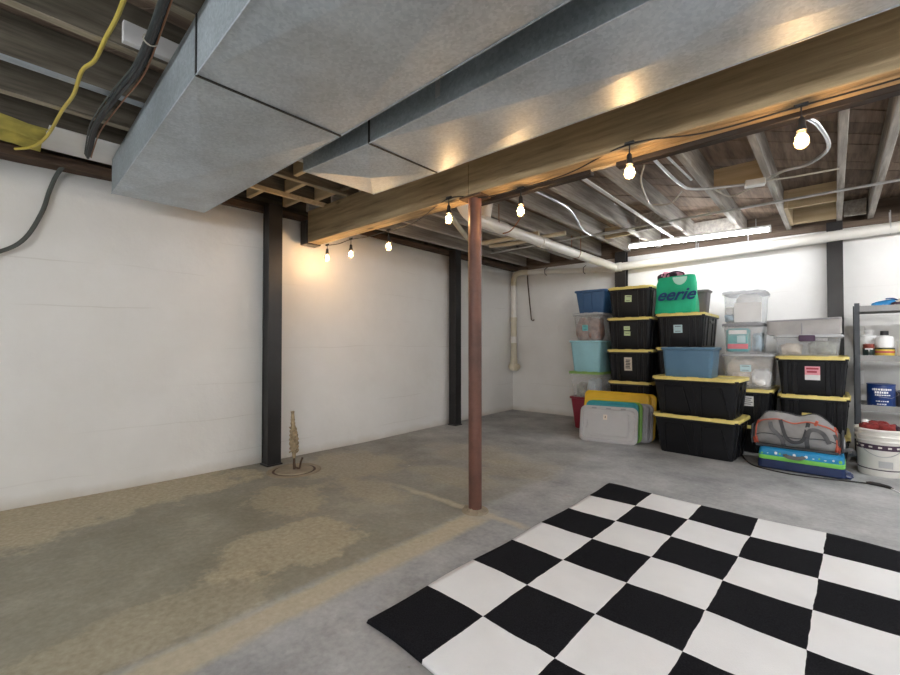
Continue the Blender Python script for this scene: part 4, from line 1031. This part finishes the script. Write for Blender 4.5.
band([fr(.80, PI*.9), fr(.92, PI*1.1, .01), (.34, -.10, .06), (.36, -.06, .02), (.33, -.02, .0)], .024, .004, 'shoulder_strap', 'strap', duf)

# ------------------------------------------------------------------ bucket
bk = thing('bucket', 'white plastic bucket with dark purple band beside the storage rack', 'bucket', (.268, 4.915, 0))
prof = [(.0, .0), (.130, .0), (.134, .006), (.136, .07), (.1365, .082)]
mb = MB(); mb.lathe([(.0, .001), (.131, .0), (.135, .006), (.142, .24), (.1425, .262), (.150, .266), (.152, .276), (.146, .282), (.1465, .300), (.154, .304), (.155, .314), (.148, .320), (.149, .345), (.158, .350), (.159, .365), (.154, .370), (.146, .366), (.143, .34), (.129, .012), (.0, .010)], n=36, cap0=False, cap1=False); mb.build('shell', 'bucket', bk, True)
mb = MB(); mb.lathe([(.1412, .208), (.1437, .208), (.1450, .250), (.1425, .250)], n=36, cap0=False, cap1=False); mb.build('printed_band', 'bucketband', bk, True)
mb = MB(); mb.lathe([(.1362, .050), (.1375, .050), (.1377, .058), (.1365, .058)], n=36, cap0=False, cap1=False); mb.build('base_line', 'bucketband', bk, True)
for k in range(8):
    a = R(200+22*k)
    MB().box((.1452*math.cos(a), .1452*math.sin(a), .230), (.002, .022, .012), Euler((0, 0, a)), .0).build('band_mark', 'bucket', bk)
MB().tube([(.150*math.cos(R(190+160*k/16)), .150*math.sin(R(190+160*k/16)), .30-.14*math.sin(PI*k/16)) for k in range(17)], .0025, 6).build('bail_handle', 'canmetal', bk, True)
MB().box((.02, -.140, .10), (.08, .003, .05), None, .0).build('faded_label', 'lid_grey', bk)
for k, (x, y, z, s, m_) in enumerate(((-.06, -.05, .30, .11, 'redrag'), (.03, -.06, .30, .10, 'redrag'), (-.01, .03, .31, .12, 'redrag'), (.06, .02, .29, .10, 'darkcloth'), (-.075, .03, .31, .06, 'whitecloth'))):
    lump('cleaning_rag', m_, (.268+x, 4.915+y, z), (s*1.1, s, .10), ['crumpled red rag at the tote side of the bucket', 'crumpled red rag at the front of the bucket', 'crumpled red rag heaped in the middle of the bucket', 'dark rag tucked in the bucket', 'small white rag on the red rags in the bucket'][k], 'rag', 'rags in the bucket', 40+k)

# ------------------------------------------------------------------ storage rack and what is on it
rk = thing('storage_rack', 'dark metal storage rack with grey lipped shelves at the back wall', 'rack', (.60, 5.42, 0))
for sx_ in (-1, 1):
    for sy in (-1, 1):
        mb = MB(); mb.box((sx_*.45, sy*.205-.0*sy, .70), (.034, .008, 1.40)); mb.box((sx_*.463, sy*.19, .70), (.008, .034, 1.40)); mb.build('post', 'rackpost', rk)
for z in (.055, .465, .895, 1.325):
    sh = MB().box((0, 0, z+.022), (.90, .40, .008)).build('shelf', 'rackshelf', rk)
    for sy in (-1, 1):
        MB().box((0, sy*.203, z+.024), (.90, .005, .052), None, .001).build('shelf_lip', 'rackshelf', sh)
        for k in range(13):
            MB().box((-.43+.86*k/12, sy*.203, z+.03), (.006, .009, .048)).build('lip_bar', 'rackshelf', sh)
    for sx_ in (-1, 1):
        MB().box((sx_*.447, 0, z+.025), (.006, .40, .05)).build('shelf_lip', 'rackshelf', sh)
zt = lambda z: z + .0265
def can(name, label, loc, r, h, mat, lid='canmetal', cat='can', band_=None, lidh=.012):
    t = thing(name, label, cat, loc, 0, 'cans and bottles on the rack')
    MB().lathe([(r*.97, 0), (r, .004), (r, h-.006), (r*.97, h-.002)], n=24).build('body', mat, t, True)
    MB().lathe([(r*1.02, h-.010), (r*1.03, h-.004), (r*1.02, h), (r*.9, h), (r*.88, h-.004), (0, h-.004)], n=24, cap0=True, cap1=False).build('lid', lid, t, True)
    return t
pc = can('paint_can', 'large blue paint can with white lettering on the lower rack shelf', (.298, 5.32, zt(.465)), .090, .205, 'canblue', 'canblue')
rnd = random.Random(9)
for row, (z, hh, wd) in enumerate(((.160, .020, .125), (.135, .020, .088), (.112, .012, .085), (.06, .010, .075), (.035, .010, .06))):
    x = -wd/2
    while x < wd/2:
        ww = rnd.uniform(.008, .014); a = -PI/2 + (x+ww/2)/.090
        MB().box((0, 0, 0), (.002, ww, hh*rnd.uniform(.7, 1)), Euler((0, 0, 0))).build('lettering', 'paperwhite', pc, False, (.0905*math.cos(a), .0905*math.sin(a), z), (0, 0, a))
        x += ww + .004
MB().tube([(.092*math.cos(R(20)), -.09*math.sin(R(20)), .17), (.105, -.05, .12), (.06, -.095, .09), (-.02, -.105, .10)], .002, 6).build('bail_handle', 'canmetal', pc)
yc_ = can('stain_can', 'small yellow labelled can with white bottle standing on it', (.325, 5.31, zt(.895)), .062, .085, 'canyellow', 'candark')
MB().lathe([(.0625, .045), (.0628, .045), (.0628, .06), (.0625, .06)], n=24, cap0=False, cap1=False).build('label_stripe', 'inkred', yc_, True)
wb = thing('white_bottle', 'white plastic jug with black cap on the yellow can', 'bottle', (.325, 5.315, zt(.895)+.0853), 0, 'cans and bottles on the rack')
MB().lathe([(.05, 0), (.056, .006), (.057, .085), (.050, .10), (.022, .108), (.020, .115)], n=24).build('body', 'bottlewhite', wb, True)
MB().lathe([(.026, .112), (.027, .114), (.027, .146), (.024, .149)], n=18).build('cap', 'blackrubber', wb, True)
sb = can('spray_can', 'dark can with white tree mark and red top beside the rack post', (.225, 5.31, zt(.895)), .040, .090, 'candark', 'canred')
for z, ww in ((.03, .008), (.05, .008), (.078, .05)):
    MB().box((.0, -.0408, z if ww < .02 else .078), (ww, .002, .05 if ww < .02 else .012)).build('white_mark', 'paperwhite', sb)
sl = MB().lathe([(.036, 0), (.038, .004), (.038, .028), (.02, .034), (.0, .034)], (0, 0, 0), 18)
one('red_lid_cup', sl, 'canred', 'small dark red cup standing on the dark can', 'cup', None, True, (.225, 5.31, zt(.895)+.0903))
bb = thing('large_bottle', 'large white bottle at the back of the middle rack shelf', 'bottle', (.235, 5.45, zt(.895)), 0, 'cans and bottles on the rack')
MB().lathe([(.07, 0), (.076, .006), (.076, .16), (.06, .195), (.03, .205), (.028, .225), (.0, .225)], n=24).build('body', 'bottlewhite', bb, True)
MB().lathe([(.032, .222), (.033, .224), (.033, .245), (.03, .248)], n=18).build('cap', 'bottlewhite', bb, True)
wj = can('white_tub', 'white tub cut by the picture edge on the middle rack shelf', (.445, 5.30, zt(.895)), .048, .155, 'bottlewhite', 'bottlewhite')
dk = can('dark_can', 'dark can standing on the lower rack shelf behind the blue can', (.44, 5.36, zt(.465)), .05, .15, 'darkgrey', 'canmetal')
cap = thing('baseball_hat', 'bright blue cloth cap lying on the top rack shelf', 'cap', (.335, 5.33, zt(1.325)), R(15))
mb = MB(); mb.lathe([(.085, 0), (.088, .012), (.082, .045), (.055, .068), (.0, .074)], n=20, cap1=False); mb.v = [(x*1.1, y*.8, z + .01*math.sin(x*40)) if z > .02 else (x*1.1, y*.8, z) for x, y, z in mb.v]; mb.build('crown', 'blueglove', cap, 'all')
mb = MB(); mb.loft([[(-.05+.075*math.cos(a)*s-.03, .055*math.sin(a)*s, z) for a in [k*PI/8 for k in range(16)]] for s, z in ((1, .001), (1.02, .005), (.98, .009))]); mb.build('brim', 'blueglove', cap, True)
mb = MB(); mb.tube(smooth_path([(-.02, -.07, .078), (.03, -.06, .080), (.08, -.04, .055)], 4), .006, 6); mb.build('strap', 'navyink', cap, True)
lump('work_glove', 'beigecloth', (.445, 5.33, zt(1.325)), (.13, .10, .07), 'crumpled tan work glove on the top rack shelf', 'glove', None, 60)
lump('work_glove', 'darkcloth', (.40, 5.26, zt(1.325)), (.07, .06, .045), 'dark glove lying beside the blue cap', 'glove', None, 61)

# ------------------------------------------------------------------ wall details and floor details
ob = thing('outlet_box', 'pale surface outlet box on the back wall beside the rack', 'outlet', (.185, 5.845, 1.12))
MB().box((0, -.02, 0), (.07, .06, .20), None, .006).build('box', 'outlet', ob)
MB().box((0, -.052, 0), (.05, .006, .10), None, .002).build('face_plate', 'paperwhite', ob)
ob2 = thing('power_adapter', 'small white adapter low on the wall behind the rack', 'outlet', (.175, 5.845, .72))
MB().box((0, -.025, 0), (.07, .05, .14), None, .008).build('body', 'paperwhite', ob2)
MB().tube(smooth_path([(0, -.03, -.07), (.01, -.04, -.2), (-.02, -.03, -.4), (.0, -.05, -.70)], 5), .004, 6).build('lead', 'outlet', ob2, True)

sump = thing('sump_cover', 'round cement cover with dark ring let into the floor', 'cover', (-3.345, 1.835, 0))
MB().lathe([(.0, .010), (.145, .010), (.150, .006), (.152, .0)], n=36, cap0=False, cap1=False).build('disc', 'oldcement', sump, True)
MB().lathe([(.152, .0008), (.152, .002), (.170, .002), (.172, .0008)], n=36, cap0=False, cap1=False).build('ring_gap', 'rust', sump)
MB().lathe([(.172, .0005), (.174, .005), (.205, .004), (.215, .0005)], n=36, cap0=False, cap1=False).build('collar', 'oldcement', sump)
stub = thing('capped_pipe_stub', 'rag and rope wrapped pipe stub sticking out of the round floor cover', 'pipe', (-3.345, 1.835, .010))
MB().tube(smooth_path([(0, 0, 0), (-.005, .0, .10), (-.015, .005, .22), (-.04, .01, .36), (-.06, .015, .46)], 5), .010, 8).build('rod', 'rust', stub, True)
pts = smooth_path([(-.006, .0, .09), (-.012, .004, .16), (-.02, .006, .24), (-.03, .008, .30), (-.045, .01, .37), (-.055, .014, .42), (-.062, .016, .47)], 6)
rr_ = [.012, .014, .016, .014, .018, .022, .030, .036, .030, .038, .040, .032, .040, .036, .028, .036, .034, .026, .030, .024, .020, .023, .019, .017, .020, .017, .015, .018, .016, .014, .016, .014, .013, .013, .014, .016, .014]
MB().tube(pts, [rr_[min(i, len(rr_)-1)] for i in range(len(pts))], 10).build('rag_wrap', 'brownrope', stub, True)
for ph in (0, 2.1, 4.2):
    q = []
    for i in range(40):
        t_ = i/39; c_ = pts[min(len(pts)-1, int(t_*24))]; a = ph + t_*15; r_ = .034 - .010*t_
        q.append((c_.x + r_*math.cos(a), c_.y + r_*math.sin(a), .14 + .20*t_))
    MB().tube(q, .006, 6).build('rope_turn', 'brownrope', stub, True)
MB().tube(smooth_path([(-.025, -.02, .27), (.035, -.035, .25), (.055, -.03, .22), (.04, -.03, .19)], 4), .005, 6).build('rope_tail', 'brownrope', stub, True)
MB().tube(smooth_path([(-.018, .0, .11), (-.010, .012, .02), (.006, .02, .006), (.030, .03, .010), (.040, .036, .06), (.050, .045, .095)], 4), .008, 8).build('iron_hook', 'rust', stub, True)

pcb = thing('power_cable', 'black power cord with inline switch trailing on the floor', 'cord', (.2, 4.47, 0)); o6 = Vector((.2, 4.47, 0))
MB().tube([Vector(p)-o6 for p in smooth_path([(-.68, 4.95, .006), (-.62, 4.72, .006), (-.52, 4.50, .006), (-.30, 4.40, .006), (-.1, 4.42, .006), (.05, 4.455, .006), (.175, 4.478, .008)], 6)], .005, 6).build('black_lead', 'blackrubber', pcb, True)
MB().tube([Vector(p)-o6 for p in [(.165, 4.476, .012), (.19, 4.478, .013), (.24, 4.466, .013), (.285, 4.440, .012), (.30, 4.42, .008)]], [.008, .013, .013, .011, .006], 8).build('inline_switch', 'blackrubber', pcb, True)
MB().tube([Vector(p)-o6 for p in smooth_path([(.29, 4.43, .008), (.315, 4.38, .006), (.36, 4.33, .005), (.5, 4.30, .005), (.7, 4.32, .005)], 5)], .004, 6).build('white_lead', 'bottlewhite', pcb, True)
